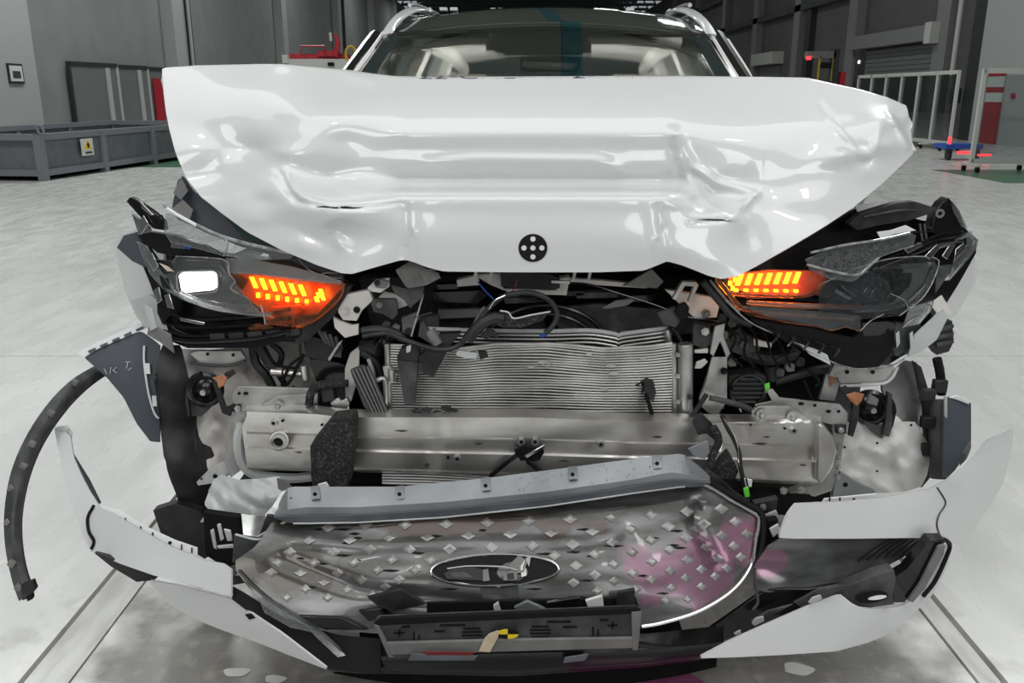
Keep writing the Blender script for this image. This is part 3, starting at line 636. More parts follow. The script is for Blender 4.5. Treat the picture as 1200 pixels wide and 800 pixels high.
def disc(px, py, r, Yo, n=28, sq=0.97):
    return [P(px+r*math.cos(t), py+r*sq*math.sin(t), hoodY(px+r*math.cos(t), py+r*sq*math.sin(t))-Yo) for t in [2*math.pi*i/n for i in range(n)]]
MB().prism(disc(624.5, 290.5, 17, .0012), (0, .001, 0)).obj('target_marker', 'matt_black', hood, 'round black marker with five white dots')
for dx, dy in ((0, 0), (-10.5, 0), (10.5, 0), (0, -10.5), (0, 10.5)):
    MB().prism(disc(624.5+dx, 290.5+dy, 3.1, .0022, 14), (0, .001, 0)).obj('marker_dot', 'paper', hood)
# tears along the ledge
for l in (([370, 242], [380, 241.0], [392, 242.5], [405, 241.5], [415, 243], [428, 242.2], [415, 244.2], [392, 244.0], [378, 242.6]), ([816, 257], [830, 256.4], [846, 256.8], [858, 259], [846, 258.4], [828, 258])):
    MB().prism([P(a, b, hoodY(a, b)-.002) for a, b in l], (0, .001, 0)).obj('paint_tear', 'matt_black', hood)
# stencilled test code running over the crest
fc = bpy.data.curves.new('code', 'FONT'); fc.body = '22-CHE-1172-FW1'; fc.size = 1.0; fc.align_x = 'LEFT'
fo = bpy.data.objects.new('code', fc); col.objects.link(fo); bpy.context.view_layer.update()
me = bpy.data.meshes.new_from_object(fo.evaluated_get(bpy.context.evaluated_depsgraph_get()))
vv = [v.co.copy() for v in me.vertices]; ff = [tuple(q.vertices) for q in me.polygons]
bpy.data.objects.remove(fo); bpy.data.curves.remove(fc)
xmax = max(v.x for v in vv); nv = []
for v in vv:
    px = 490+272*v.x/xmax; s = v.y/0.72; y0 = np.interp(px, hx, hy)+2.3
    if s < 0.3: py = y0-2.0*s/0.3; nv.append(P(px, py, hoodY(px, py)-.0015))
    else:
        c = P(px, y0-2.2, hoodY(px, y0-2.2)); s2 = (s-.3)/.7*.4; nv.append(c+Vector((0, .01+.26*s2, .0025-.008*s2-.23*s2*s2)))
MB().add(nv, ff).obj('test_code', 'matt_black', hood, 'black stencilled code over the hood ridge', flat=True)
bpy.data.meshes.remove(me)
# fenders left and right of the lamps
lf = rbf([(137, 280, 2.22), (150, 275, 2.18), (175, 300, 2.13), (140, 330, 2.25), (160, 350, 2.20), (190, 330, 2.12), (165, 385, 2.22), (190, 385, 2.14), (150, 300, 2.19)])
sheet([(136, 292), (140, 278), (150, 272), (165, 270), (192, 290)], [(136, 298), (148, 345), (160, 372), (178, 390), (192, 392)], lf, 20, 16, .006).obj('fender', 'white_paint', car, 'white front fender edge behind the lamp')
MB().plate([(137, 290), (145, 276), (157, 273), (170, 290), (176, 316), (155, 306)], 2.12, .02).obj('fender_cap', 'blue_grey', car)
MB().plate([(152, 352), (176, 345), (192, 360), (196, 385), (182, 395), (166, 378)], 2.10, .012).obj('fender_shard', 'pale_plastic', car)
rf = rbf([(1098, 335, 2.12), (1120, 315, 2.14), (1142, 290, 2.2), (1143, 320, 2.24), (1120, 370, 2.2), (1104, 375, 2.14), (1110, 345, 2.13)])
sheet([(1095, 336), (1110, 325), (1130, 308), (1143, 290)], [(1095, 350), (1108, 378), (1122, 368), (1143, 330)], rf, 16, 14, .006).obj('fender', 'white_paint', car, 'white front fender edge behind the lamp')
for px0, s in ((190, 1), (1090, -1)):                      # fender tops running back to the doors
    fr = []
    for y, x, z in ((2.22, .80, .86), (2.6, .90, .93), (3.02, .92, .95)):
        sg = -1 if s == 1 else 1; fr.append([C(sg*(x-.16), y, z+.04), C(sg*x, y, z-.02), C(sg*(x+.02), y, z-.18), C(sg*(x+.02), y, z-.20)])
    MB().grid(fr, .008).obj('fender_flank', 'white_paint', car)

dl_ = bpy.data.lights.new('dome_lamp', 'AREA'); dl_.size = .25; dl_.energy = 18; dl_.color = (1, .97, .93)
do = bpy.data.objects.new('dome_lamp', dl_); col.objects.link(do); do.location = C(.12, 3.5, 1.46); do.rotation_euler = (0, 0, 0)
for Yl in (4.15, 4.8):
    l2 = bpy.data.lights.new('cabin_fill', 'POINT'); l2.energy = 62; l2.shadow_soft_size = .05; o2 = bpy.data.objects.new('cabin_fill', l2); col.objects.link(o2); o2.location = C(0, Yl, 1.22)  # unseen point lights added to brighten the cabin
# ---------------------------------------------------------------- car: exposed front structure
def pp(l, Y, t, nm, m_, par=car, lab=None, bev=0.0015): return MB().plate(l, Y, t).obj(nm, m_, par, lab, bev=bev)
def tb_(l, Y, r, nm, m_, par=car, res=40, n=8, lab=None): return MB().tube(pts(l, Y), r, n, res).obj(nm, m_, par, lab)
def bolt(px, py, Y, r, m_='steel', par=car, nm='bolt'):
    c = P(px, py, Y); return MB().cyl(c, c+Vector((0, -.006, 0)), r, n=6).cyl(c+Vector((0, -.006, 0)), c+Vector((0, -.012, 0)), r*.55, n=10).obj(nm, m_, par)
def hole(px, py, Y, r, par=car, sx=1.0, nm='bolt_hole'):
    c = P(px, py, Y); v = [c+Vector((r*sx*math.cos(t), 0, r*math.sin(t))) for t in [2*math.pi*i/14 for i in range(14)]]
    return MB().prism(v, (0, .0015, 0)).obj(nm, 'matt_black', par)
# engine and dark backing
eng = MB(); a = P(400, 318, 2.16); b_ = P(835, 500, 2.16); eng.bx(a.x, b_.x, 2.16, 2.29, .33, a.z-.02); eng.obj('engine_block', 'matt_black', car)
MB().bx(-.72, .82, 2.0, 2.28, .24, .27).obj('undertray', 'matt_black', car)
MB().bx(-.60, .60, 1.97, 2.12, .27, .45).obj('lower_tray', 'matt_black', car)
pp([(420, 326), (560, 322), (560, 392), (440, 398)], 2.10, .05, 'air_box', 'black_plastic')
pp([(507, 342), (565, 340), (572, 345), (560, 356), (508, 354)], 2.04, .03, 'air_duct', 'black_gloss')
pp([(513, 363), (565, 362), (560, 372), (513, 374)], 2.05, .02, 'engine_pipe', 'mid_plastic')
pp([(490, 372), (513, 370), (515, 383), (492, 384)], 2.0, .03, 'battery_corner', 'grey_plastic')
pp([(640, 362), (700, 356), (790, 364), (812, 368), (815, 390), (760, 396), (690, 392), (655, 384)], 2.06, .02, 'fan_shroud', 'grey_plastic')
for r_, w_ in ((62, 5), (52, 4)):
    tb_([(640+r_*1.25*math.cos(t), 420-r_*math.sin(t)) for t in np.linspace(.35, 2.6, 14)], 2.03, .006, 'fan_ring', 'black_gloss')
fan = MB(); fc_ = P(650, 420, 2.08)
for k in range(7):
    t = 2*math.pi*k/7+.3; d = Vector((math.cos(t), 0, math.sin(t))); e = Vector((-math.sin(t), 0, math.cos(t)))
    fan.prism([fc_+d*.03-e*.012, fc_+d*.125-e*.03, fc_+d*.13+e*.03, fc_+d*.03+e*.012], (0, .008, 0))
fan.cyl(fc_, fc_+Vector((0, .03, 0)), .035, n=16).obj('cooling_fan', 'black_plastic', car)
pp([(705, 361), (722, 352), (742, 350), (743, 353), (735, 358), (712, 362)], 2.02, .004, 'torn_tape', 'mid_plastic')
# upper lock carrier with latch box
pp([(555, 322), (586, 320), (590, 338), (652, 340), (655, 326), (668, 324), (664, 346), (600, 344), (575, 334)], 2.00, .03, 'lock_carrier', 'white_primer')
pp([(668, 326), (700, 328), (760, 334), (758, 338), (700, 334), (668, 331)], 2.03, .02, 'lock_carrier_edge', 'white_primer')
pp([(587, 319), (645, 321), (656, 326), (656, 338), (643, 339), (587, 336)], 1.955, .045, 'latch_box', 'black_plastic')
pp([(535, 328), (552, 324), (560, 322), (562, 334), (536, 336)], 1.99, .02, 'carrier_tab', 'white_primer')
for px in (556, 574, 672, 690): pp([(px, 318), (px+4, 318), (px+1, 330), (px-2, 330)], 1.93, .01, 'hood_stay', 'pale_plastic')
tb_([(660, 331), (690, 333), (720, 342), (770, 358), (800, 370), (845, 377)], 1.955, .0022, 'release_cable', 'black_gloss')
pp([(646, 328), (668, 329), (668, 333), (646, 332)], 1.95, .006, 'cable_sleeve', 'steel')
pp([(730, 335), (764, 315), (778, 330), (770, 338)], 1.98, .01, 'broken_baffle', 'mid_plastic')
# condenser
NT = 27; mtub = MB()
ctop = lambda x: np.interp(x, [448, 500, 544, 580, 640, 708, 760, 788], [404, 406, 408, 403, 402, 408.5, 406, 402])
cbot = lambda x: np.interp(x, [448, 540, 640, 788], [485, 486, 487, 488])
for k in range(NT):
    s = k/(NT-1); L = []
    for x in np.linspace(452, 788, 42):
        wv = .6*math.sin(x/23+k*.9)*math.exp(-((x-640)/60)**2)
        y = ctop(x)*(1-s)+cbot(x)*s+wv; Yd = 1.948+.010*math.sin(x/48+s*2.5)*(1-s*.6)
        L.append(P(x, y, Yd))
    mtub.tube(L, .0028 if k else .0045, 5)
cond = mtub.obj('condenser', 'condenser_tube', car, 'silver condenser with rows of bent tubes', angle=1.5)
MB().grid([[P(x, ctop(x)+2, 1.957+.010*math.sin(x/48+2.5*0)) for x in np.linspace(452, 788, 30)], [P(x, (ctop(x)+cbot(x))/2, 1.957+.008*math.sin(x/48+1.25)) for x in np.linspace(452, 788, 30)], [P(x, cbot(x)+4, 1.957) for x in np.linspace(452, 788, 30)]], .02, (0, 1, 0)).obj('fin_core', 'fin_dark', cond)
for k, (y0, y1) in enumerate(((384, 388), (389, 392), (393.5, 396), (398, 400))):
    m_ = 'pale_plastic' if k == 0 else 'condenser_tube'
    tb_([(500, y0+1), (560, y0+3), (640, y0+4), (690, y0+3), (720, y0+7), (724, y0+9), (730, y0+7), (760, y0+3), (782, y0)], 1.985, .0055 if k == 0 else .0032, 'radiator_tube', m_, cond, res=60)
MB().cyl(P(789, 402, 1.945), P(791, 487, 1.945), .0075, n=12).obj('header_tube', 'steel', cond)
MB().cyl(P(782, 386, 1.97), P(784, 402, 1.97), .008, n=12).obj('header_tube', 'steel', cond)
dr = MB().cyl(P(803, 402, 1.945), P(803, 487, 1.945), .0185, n=24).obj('receiver_drier', 'steel', cond, 'silver receiver drier cylinder', bev=.003)
for y in (415, 440, 470): bolt(794, y, 1.935, .006, par=cond)
pp([(806, 462), (812, 462), (812, 468), (806, 468)], 1.922, .002, 'drier_label', 'grey_plastic', cond, bev=0)
MB().cyl(P(454, 402, 1.945), P(457, 486, 1.945), .008, n=10).obj('header_tube', 'steel', cond)
pp([(448, 430), (456, 428), (466, 438), (464, 449), (452, 450)], 1.925, .02, 'pipe_block', 'steel', cond)
MB().cyl(P(459, 432, 1.92), P(459, 446, 1.92), .009, n=12).obj('pipe_union', 'steel', cond)
tb_([(440, 446), (450, 444), (452, 460), (452, 474)], 1.92, .006, 'pipe', 'steel', cond)
for px, py, s in ((638, 425, 1), (640, 428, .7), (622, 430, .5), (715, 429, .7), (720, 438, .8), (690, 415, .4), (708, 456, .5), (752, 420, .4)):
    pp([(px-9*s, py), (px-3*s, py-2.5*s), (px+8*s, py-1), (px+10*s, py+1.2), (px, py+2.4*s)], 1.938, .002, 'crushed_fin', 'steel', cond, bev=0)
# bumper beam
bt = lambda x: np.interp(x, [289, 370, 406, 500, 620, 740, 843, 963], [482, 485, 489, 489, 489, 494, 495.5, 496])
bb_ = lambda x: np.interp(x, [289, 365, 415, 590, 700, 873, 963], [547, 549, 550, 555, 558, 561, 565])
bY = lambda x: 1.852+.075*abs((x-622)/345)**3.2+.010*math.exp(-((x-500)/16)**2)+.012*math.exp(-((x-745)/18)**2)-.004*math.exp(-((x-520)/14)**2)+.010*math.exp(-((x-865)/22)**2)
prof = [(-.16, .055), (-.02, .004), (0, .0), (.05, 0), (.36, .0), (.40, .009), (.62, .009), (.66, 0), (.96, 0), (1.0, .004), (1.05, .05)]
rows = [[P(x, bt(x)+(bb_(x)-bt(x))*s, bY(x)+o+.006*math.exp(-((x-870)/26)**2)*math.sin(s*9)) for x in np.linspace(289, 962, 90)] for s, o in prof]
beam = MB().grid(rows, .004).obj('bumper_beam', 'aluminium', car, 'bare aluminium bumper beam', angle=.35)
MB().cyl(P(327, 516, bY(327)+.004), P(327, 516, bY(327)-.012), .025, .022, n=24).obj('tow_socket', 'aluminium', beam)
MB().cyl(P(327, 516, bY(327)-.010), P(327, 517, bY(327)-.022), .019, n=20, caps=False).lathe(P(327, 516.5, bY(327)-.012), (0, -1, 0), [(.019, .010), (.0125, .010), (.0125, .0)], 20).obj('tow_thread', 'steel', beam)
MB().cyl(P(327, 516.5, bY(327)-.013), P(327, 516.5, bY(327)-.016), .0125, n=20).obj('tow_bore', 'matt_black', beam)
for px, py in ((321, 495), (611, 517), (627, 517), (704, 520), (930, 504), (536, 537)):
    c = P(px, py, bY(px)-.001); MB().lathe(c, (0, -1, 0), [(.0085, 0), (.0085, .006), (.005, .006), (.005, .001)], 16).obj('beam_nut', 'steel', beam); hole(px, py, bY(px)-.0035, .005, beam)
for px, py, r in ((331, 493, .0035), (377, 498, .003), (525, 536, .004), (920, 502, .003), (880, 498, .003)): hole(px, py, bY(px)-.0035, r, beam)
pp([(960, 496), (968, 500), (978, 512), (981, 530), (976, 548), (962, 568), (957, 562), (958, 500)], 1.905, .05, 'beam_end', 'aluminium', beam, bev=.004)
pp([(283, 500), (290, 484), (296, 547), (288, 540)], 1.93, .06, 'beam_end', 'aluminium', beam)
# crush-can flanges behind the beam ends
fl_l = pp([(272, 460), (278, 452), (300, 453), (362, 455), (372, 462), (372, 482), (284, 482), (272, 470)], 1.955, .008, 'mounting_flange', 'galvanised')
pp([(305, 475), (325, 464), (372, 461), (372, 472), (350, 480)], 1.945, .012, 'flange_gusset', 'galvanised', fl_l)
for px, py, s in ((288, 461, 1.6), (280, 461, 1)): hole(px, py, 1.9525, .004, fl_l, s)
MB().lathe(P(327, 474, 1.94), (0, -1, 0), [(.011, 0), (.011, .004), (.006, .005), (.005, .020), (0, .022)], 14).obj('flange_stud', 'steel', fl_l)
pp([(276, 480), (290, 482), (284, 520), (290, 545), (270, 560), (262, 540), (270, 505)], 1.975, .03, 'crash_box', 'galvanised')
tb_([(283, 497), (279, 515), (283, 540), (300, 556), (340, 560), (366, 558)], 1.955, .013, 'rail_end_lip', 'pale_plastic', lab='pale flange lip below the beam')
fl_r = pp([(885, 474), (905, 470), (898, 457), (906, 456), (914, 466), (985, 474), (994, 484), (993, 500), (985, 500), (960, 494), (890, 494)], 1.965, .008, 'mounting_flange', 'galvanised')
pp([(880, 482), (890, 476), (925, 476), (950, 492), (905, 494), (884, 492)], 1.94, .012, 'flange_gusset', 'galvanised', fl_r)
for px, py in ((892, 484), (928, 487)): MB().lathe(P(px, py, 1.935), (0, -1, 0), [(.013, 0), (.013, .005), (.007, .006), (.006, .016), (0, .018)], 14).obj('flange_stud', 'steel', fl_r)
for px, py, s in ((939, 473, 1.8), (955, 475, 1), (971, 482, 1.6), (983, 482, 1)): hole(px, py, 1.9625, .004, fl_r, s)
pp([(975, 497), (990, 498), (990, 505), (985, 545), (975, 575), (955, 582), (925, 578), (960, 566), (978, 540)], 1.975, .03, 'crash_box', 'galvanised')
for y in (523, 536, 548, 558): bolt(983-(y-523)*.05, y, 1.97, .006, 'steel', nm='rivet')
pp([(980, 498), (992, 498), (992, 508), (980, 508)], 1.955, .01, 'sensor_plug', 'black_plastic'); bolt(985, 503, 1.954, .008)
pp([(985, 552), (1004, 566), (1025, 575), (1030, 580), (975, 582), (978, 565)], 1.99, .012, 'corner_bracket', 'trim_strip'); hole(991, 568, 1.988, .006)
pp([(230, 565), (245, 550), (272, 535), (286, 522), (286, 545), (262, 558), (252, 566), (232, 569)], 2.0, .012, 'corner_bracket', 'pale_plastic')
for px, py, r in ((236, 561, .003), (252, 558, .006), (276, 539, .004)): hole(px, py, 1.998, r)
pp([(850, 575), (950, 580), (960, 600), (930, 604), (850, 600)], 1.97, .05, 'lower_crossmember', 'matt_black')
for px, py in ((918, 574), (938, 573)): bolt(px, py, 1.965, .010)
# foam absorbers
MB().prism(pts([(363, 523), (388, 492), (413, 489), (415, 498), (412, 546), (408, 570), (366, 570), (364, 545)], 1.785), (0, .06, 0)).obj('foam_block', 'foam', car, 'torn black foam absorber left of the beam', bev=.003)
MB().prism(pts([(363, 523), (388, 492), (404, 489), (413, 490), (408, 502), (382, 527)], 1.780), (0, .004, 0)).obj('foam_face', 'foam', car)
MB().prism(pts([(844, 545), (856, 532), (866, 552), (862, 562), (838, 562)], 1.80), (0, .04, 0)).obj('foam_block', 'foam', car, 'small black foam absorber right of the beam', bev=.003)
MB().prism(pts([(838, 560), (864, 562), (866, 596), (846, 590)], 1.80), (0, .05, 0)).obj('foam_lower', 'matt_black', car)
pp([(404, 500), (440, 552), (470, 556), (470, 566), (410, 566)], 1.93, .03, 'lower_cooler', 'matt_black')
for k in range(5): tb_([(448, 553+3.2*k), (500, 554+3.3*k), (560, 558+2.5*k), (620, 561+1.5*k)], 1.89-.008*k, .003, 'lower_tube', 'steel')
# left inner wing and details
apron = rbf([(212, 412, 2.13), (270, 415, 2.16), (330, 405, 2.2), (215, 470, 2.07), (262, 470, 2.10), (225, 520, 2.05), (262, 520, 2.07), (250, 545, 2.03), (290, 480, 2.09), (240, 490, 2.08), (248, 505, 2.045), (400, 400, 2.2)])
sheet([(205, 408), (240, 410), (330, 402), (400, 400)], [(205, 530), (222, 548), (240, 552), (262, 560), (290, 545), (300, 480), (340, 470), (400, 460)], lambda x, y: apron(x, y)+.010*fold(x, y), 60, 40, .006).obj('inner_wing', 'white_primer', car, 'crumpled pale inner wing panel')
ln = rbf([(183, 410, 2.03), (212, 408, 2.05), (190, 500, 2.02), (235, 500, 2.06), (205, 590, 2.0), (255, 590, 2.04), (205, 450, 1.985), (212, 540, 1.98)])
sheet([(183, 428), (190, 404), (212, 404), (228, 470), (232, 512), (244, 516), (256, 545)], [(183, 445), (188, 500), (196, 552), (201, 566), (205, 575), (212, 597), (235, 600), (256, 598)], ln, 30, 26, .006).obj('wheel_liner', 'black_plastic', car, 'black plastic wheel arch liner')
pp([(179, 598), (205, 590), (235, 600), (262, 640), (240, 655), (188, 625)], 1.98, .03, 'air_guide', 'black_plastic')
lb_ = pp([(222, 414), (232, 411), (282, 411), (288, 420), (280, 428), (236, 427)], 2.02, .012, 'lamp_bracket', 'galvanised')
for px, py in ((243, 415), (273, 416)): hole(px, py, 2.017, .004, lb_)
tb_([(224, 425), (245, 428), (270, 428), (288, 422)], 2.015, .004, 'bracket_lip', 'grey_plastic', lb_)
# horns
def horn(cx, cy, Y, r, s):
    c = P(cx, cy, Y); h = MB().lathe(c, (.25*s, -1, .05), [(.0, -.03), (r*.9, -.028), (r*1.08, -.012), (r*1.1, 0), (r*.95, .006), (r*.80, .004), (r*.74, -.004), (r*.5, .0), (r*.3, .008), (0, .010)], 28).obj('horn', 'black_gloss', car, 'round black horn')
    MB().cyl(c+Vector((0, -.012, 0)), c+Vector((0, -.022, 0)), .007, n=12).obj('horn_stud', 'steel', h)
    return h
hl = horn(241, 457, 1.99, .040, 1)
pp([(220, 487), (221, 462), (226, 470), (250, 469), (251, 474), (236, 488)], 2.0, .004, 'horn_bracket', 'grey_plastic', hl)
tb_([(222, 487), (220, 465), (224, 445), (236, 437)], 1.985, .006, 'horn_guard', 'black_gloss', hl, 16)
pp([(249, 448), (255, 446), (264, 476), (272, 480), (270, 488), (260, 484)], 1.95, .008, 'horn_arm', 'black_plastic', hl)
pp([(264, 478), (274, 473), (283, 472), (284, 480), (274, 483)], 1.955, .008, 'arm_foot', 'black_plastic', hl); bolt(279, 478, 1.95, .008, par=hl)
pp([(248, 443), (262, 440), (266, 443), (262, 452), (256, 455), (254, 447)], 1.94, .008, 'horn_connector', 'copper_tape', hl)
pp([(262, 438), (272, 433), (276, 438), (266, 445)], 1.945, .008, 'connector_plug', 'black_plastic', hl)
hr_ = horn(1020, 478, 2.0, .042, -1)
pp([(1041, 460), (1046, 462), (1046, 500), (1042, 512), (1034, 510), (1038, 495)], 1.98, .018, 'horn_bracket', 'grey_plastic', hr_)
pp([(1012, 494), (1036, 500), (1034, 514), (1020, 505)], 1.99, .01, 'horn_bracket', 'grey_plastic', hr_)
pp([(1000, 472), (1008, 470), (1006, 492), (1000, 512), (994, 510)], 1.955, .008, 'horn_arm', 'black_plastic', hr_)
pp([(992, 463), (1002, 460), (1013, 462), (1010, 470), (1004, 476), (997, 470)], 1.945, .008, 'horn_connector', 'copper_tape', hr_)
pp([(984, 456), (992, 452), (1000, 460), (994, 466)], 1.95, .008, 'connector_plug', 'black_plastic', hr_)
pp([(1020, 462), (1030, 468), (1028, 476), (1016, 472)], 1.955, .012, 'horn_plug', 'mid_plastic', hr_)
tb_([(1040, 462), (1048, 478), (1044, 500)], 1.985, .005, 'horn_guard', 'black_gloss', hr_, 14)
# hoses and pipes left of the radiator
tb_([(296, 405), (300, 425), (312, 440), (320, 455), (322, 462)], 2.04, .012, 'corrugated_hose', 'rubber')
tb_([(304, 405), (318, 428), (332, 434), (345, 436)], 2.03, .014, 'coolant_hose', 'rubber')
tb_([(318, 402), (330, 415), (326, 435), (335, 452)], 2.05, .008, 'coolant_hose', 'rubber')
MB().cyl(P(318, 435, 2.0), P(331, 436, 2.0), .011, n=14).cyl(P(333, 436, 2.0), P(358, 438, 2.0), .0085, n=14).obj('brake_pipe', 'aluminium', car)
MB().cyl(P(356, 428, 1.995), P(358, 444, 1.995), .010, n=12).obj('pipe_valve', 'aluminium', car)
tb_([(330, 452), (334, 440), (340, 428), (350, 420), (356, 416)], 1.99, .0035, 'wire', 'matt_black')
tb_([(322, 462), (340, 446), (348, 430), (356, 415)], 1.985, .004, 'wire', 'matt_black')
tb_([(344, 452), (345, 464)], 1.98, .003, 'cable_tie', 'matt_black', res=4)
tb_([(362, 478), (364, 462), (372, 452), (390, 449), (408, 449)], 1.945, .010, 'foam_hose', 'foam', lab='foam-wrapped hose above the beam')
tb_([(360, 476), (375, 482), (400, 485), (425, 484)], 1.925, .009, 'foam_hose', 'foam', lab='foam-wrapped hose above the beam')
pp([(370, 452), (402, 450), (404, 478), (372, 476)], 1.98, .05, 'abs_unit', 'black_plastic'); pp([(376, 458), (390, 456), (392, 470), (378, 472)], 1.965, .02, 'abs_connector', 'grey_plastic')
pp([(387, 472), (396, 466), (400, 470), (407, 466), (410, 474), (404, 482), (390, 480)], 1.94, .012, 'cast_bracket', 'steel')
pp([(316, 404), (350, 404), (352, 430), (318, 428)], 2.10, .03, 'strut_tower', 'white_primer')
pp([(362, 420), (395, 424), (408, 430), (408, 452), (392, 450), (372, 452)], 2.0, .04, 'washer_tank', 'black_gloss')
pp([(354, 392), (384, 398), (398, 412), (384, 424), (358, 418)], 1.97, .03, 'fuse_box', 'black_plastic')
for k in range(4): pp([(370+7*k, 386+3*k), (374+7*k, 385+3*k), (384+5*k, 402+3*k), (381+5*k, 404+3*k)], 1.955, .012, 'connector_rib', 'grey_plastic')
pp([(396, 402), (402, 398), (392, 414), (386, 424), (384, 420)], 1.94, .004, 'broken_clip', 'steel')
pp([(404, 432), (410, 414), (422, 405), (420, 440), (412, 470), (404, 474)], 1.99, .012, 'radiator_support', 'white_primer', lab='pale radiator support post')
pp([(390, 371), (398, 376), (412, 381), (420, 380), (420, 392), (404, 396), (392, 384)], 1.93, .012, 'bent_bracket', 'white_primer')
m_ = pp([(395, 352), (408, 344), (432, 340), (437, 352), (424, 364), (418, 376), (402, 375), (396, 366)], 1.925, .02, 'lamp_mount', 'white_primer', lab='pale lamp mount bracket with bolts')
hole(418, 363, 1.922, .008, m_); bolt(405, 364, 1.924, .009, 'white_primer', m_)
pp([(430, 338), (440, 328), (456, 326), (456, 336), (446, 343), (436, 342)], 1.93, .012, 'mount_tab', 'white_plastic', m_); pp([(438, 330), (446, 327), (456, 330), (452, 338), (440, 337)], 1.92, .01, 'mount_clip', 'mid_plastic', m_); bolt(442, 331, 1.918, .007, 'black_plastic', m_)
pp([(450, 342), (470, 346), (478, 358), (466, 362), (440, 352)], 1.95, .012, 'mount_arm', 'white_primer', m_)
pp([(434, 354), (440, 350), (464, 351), (466, 368), (460, 375), (448, 368), (438, 366)], 1.915, .016, 'bolt_plate', 'grey_plastic', m_); bolt(445, 357, 1.913, .008, 'mid_plastic', m_)
# ribbed duct, torn duct shard, hanging black channel pieces
dm = MB(); base = [(410, 434), (424, 428), (432, 430), (458, 488), (438, 490), (426, 476)]
rd = pp(base, 1.90, .012, 'ribbed_duct', 'grey_plastic', lab='ribbed black duct end lying on the beam')
for k in range(5):
    a, b2 = 412+4.4*k, 440+3.8*k; pp([(a, 434-1.0*k), (a+1.6, 433-1.0*k), (b2+1.2, 489), (b2-.6, 489)], 1.893, .008, 'rib', 'mid_plastic', rd, bev=0)
sh = rbf([(465, 320, 1.90), (480, 310, 1.90), (510, 320, 1.885), (515, 335, 1.89), (478, 338, 1.895), (500, 330, 1.875)])
ds = sheet([(464, 316), (482, 305), (500, 315), (515, 320)], [(464, 318), (477, 338), (500, 334), (515, 326)], sh, 14, 8, .004).obj('duct_shard', 'mid_plastic', car, 'torn grey duct shard under the hood')
for k in range(3): tb_([(474+12*k, 316+2*k), (484+11*k, 332-k)], 1.872, .0018, 'shard_rib', 'mid_plastic', ds, 6)
pp([(458, 334), (476, 338), (497, 331), (496, 348), (484, 358), (481, 362), (474, 352), (462, 344)], 1.905, .005, 'duct_flap', 'grey_plastic', ds)
for k, (a, b2) in enumerate((((509, 318), (516, 326)), ((500, 316), (512, 316)))): tb_([a, b2], 1.88, .002, 'shard_edge', 'mid_plastic', ds, 4)
ch = pp([(465, 418), (470, 408), (488, 405), (492, 412), (490, 424), (466, 426)], 1.90, .03, 'channel_clip', 'black_plastic'); pp([(465, 422), (490, 425), (486, 474), (474, 474), (470, 450)], 1.895, .02, 'channel_leg', 'grey_plastic', ch); pp([(476, 406), (482, 404), (481, 412), (476, 414)], 1.893, .004, 'paint_chip', 'paper', ch)
cb2 = pp([(490, 418), (505, 406), (515, 392), (540, 391), (530, 402), (524, 412), (508, 442), (496, 438)], 1.89, .03, 'cable_channel', 'black_plastic'); 
pp([(492, 380), (496, 376), (512, 402), (508, 405), (490, 394)], 1.885, .012, 'channel_wall', 'grey_plastic', cb2)
MB().cyl(P(503, 388, 1.90), P(514, 404, 1.89), .016, .012, n=14).obj('tape_roll', 'mid_plastic', cb2)
pp([(548, 392), (562, 364), (567, 359), (572, 363), (560, 384), (552, 396)], 1.90, .012, 'cable_guide', 'mid_plastic')
# wiring harness across the condenser
tb_([(425, 394), (442, 391), (456, 391), (477, 399), (505, 408), (524, 409), (537, 405), (546, 396), (558, 382), (572, 362), (588, 348), (602, 344), (622, 343), (640, 349), (650, 359), (653, 370), (646, 384), (638, 390)], 1.878, .0062, 'wiring_harness', 'rubber', res=110, lab='black taped wiring harness across the condenser')
tb_([(424, 388), (440, 386), (456, 387), (470, 393)], 1.885, .010, 'harness_sleeve', 'rubber')
tb_([(548, 398), (556, 388), (566, 378), (580, 372), (590, 373)], 1.872, .014, 'harness_wrap', 'rubber')
fo_ = pp([(575, 372), (586, 365), (596, 368), (600, 374), (624, 370), (644, 366), (636, 376), (612, 384), (590, 384), (578, 380)], 1.87, .014, 'foam_wrap', 'foam', lab='torn foam wrap on the harness')
tb_([(586, 364), (596, 366), (602, 373), (622, 369), (645, 365)], 1.866, .002, 'wrap_edge', 'pale_plastic', fo_, 20)
tb_([(602, 345), (618, 350), (634, 352), (646, 350)], 1.89, .004, 'wire', 'matt_black'); tb_([(573, 362), (580, 352), (592, 346)], 1.872, .0015, 'wire', 'chrome')
tb_([(600, 342), (604, 334), (606, 328)], 1.93, .0012, 'wire', 'red_paint', res=8); tb_([(560, 330), (568, 340), (580, 352)], 1.94, .002, 'wire', 'blue_paint', res=10)
pp([(632, 392), (640, 390), (642, 394), (634, 396)], 1.90, .006, 'harness_plug', 'blue_paint')
pp([(536, 410), (548, 412), (560, 414), (558, 421), (545, 420), (534, 416)], 1.885, .010, 'plug', 'pale_plastic'); pp([(560, 412), (570, 412), (572, 418), (563, 422)], 1.885, .012, 'plug', 'black_plastic')
pp([(562, 394), (572, 384), (580, 388), (584, 396), (576, 394), (570, 398)], 1.875, .008, 'torn_tape', 'rubber')
hc_ = pp([(751, 450), (758, 445), (766, 447), (769, 460), (766, 470), (760, 468), (755, 460)], 1.915, .018, 'hanging_connector', 'black_plastic', lab='black connector hanging before the condenser'); tb_([(757, 462), (762, 478), (766, 494)], 1.91, .005, 'connector_lead', 'matt_black', hc_, 8); tb_([(744, 452), (754, 448), (752, 462)], 1.912, .002, 'connector_lead', 'matt_black', hc_, 10)
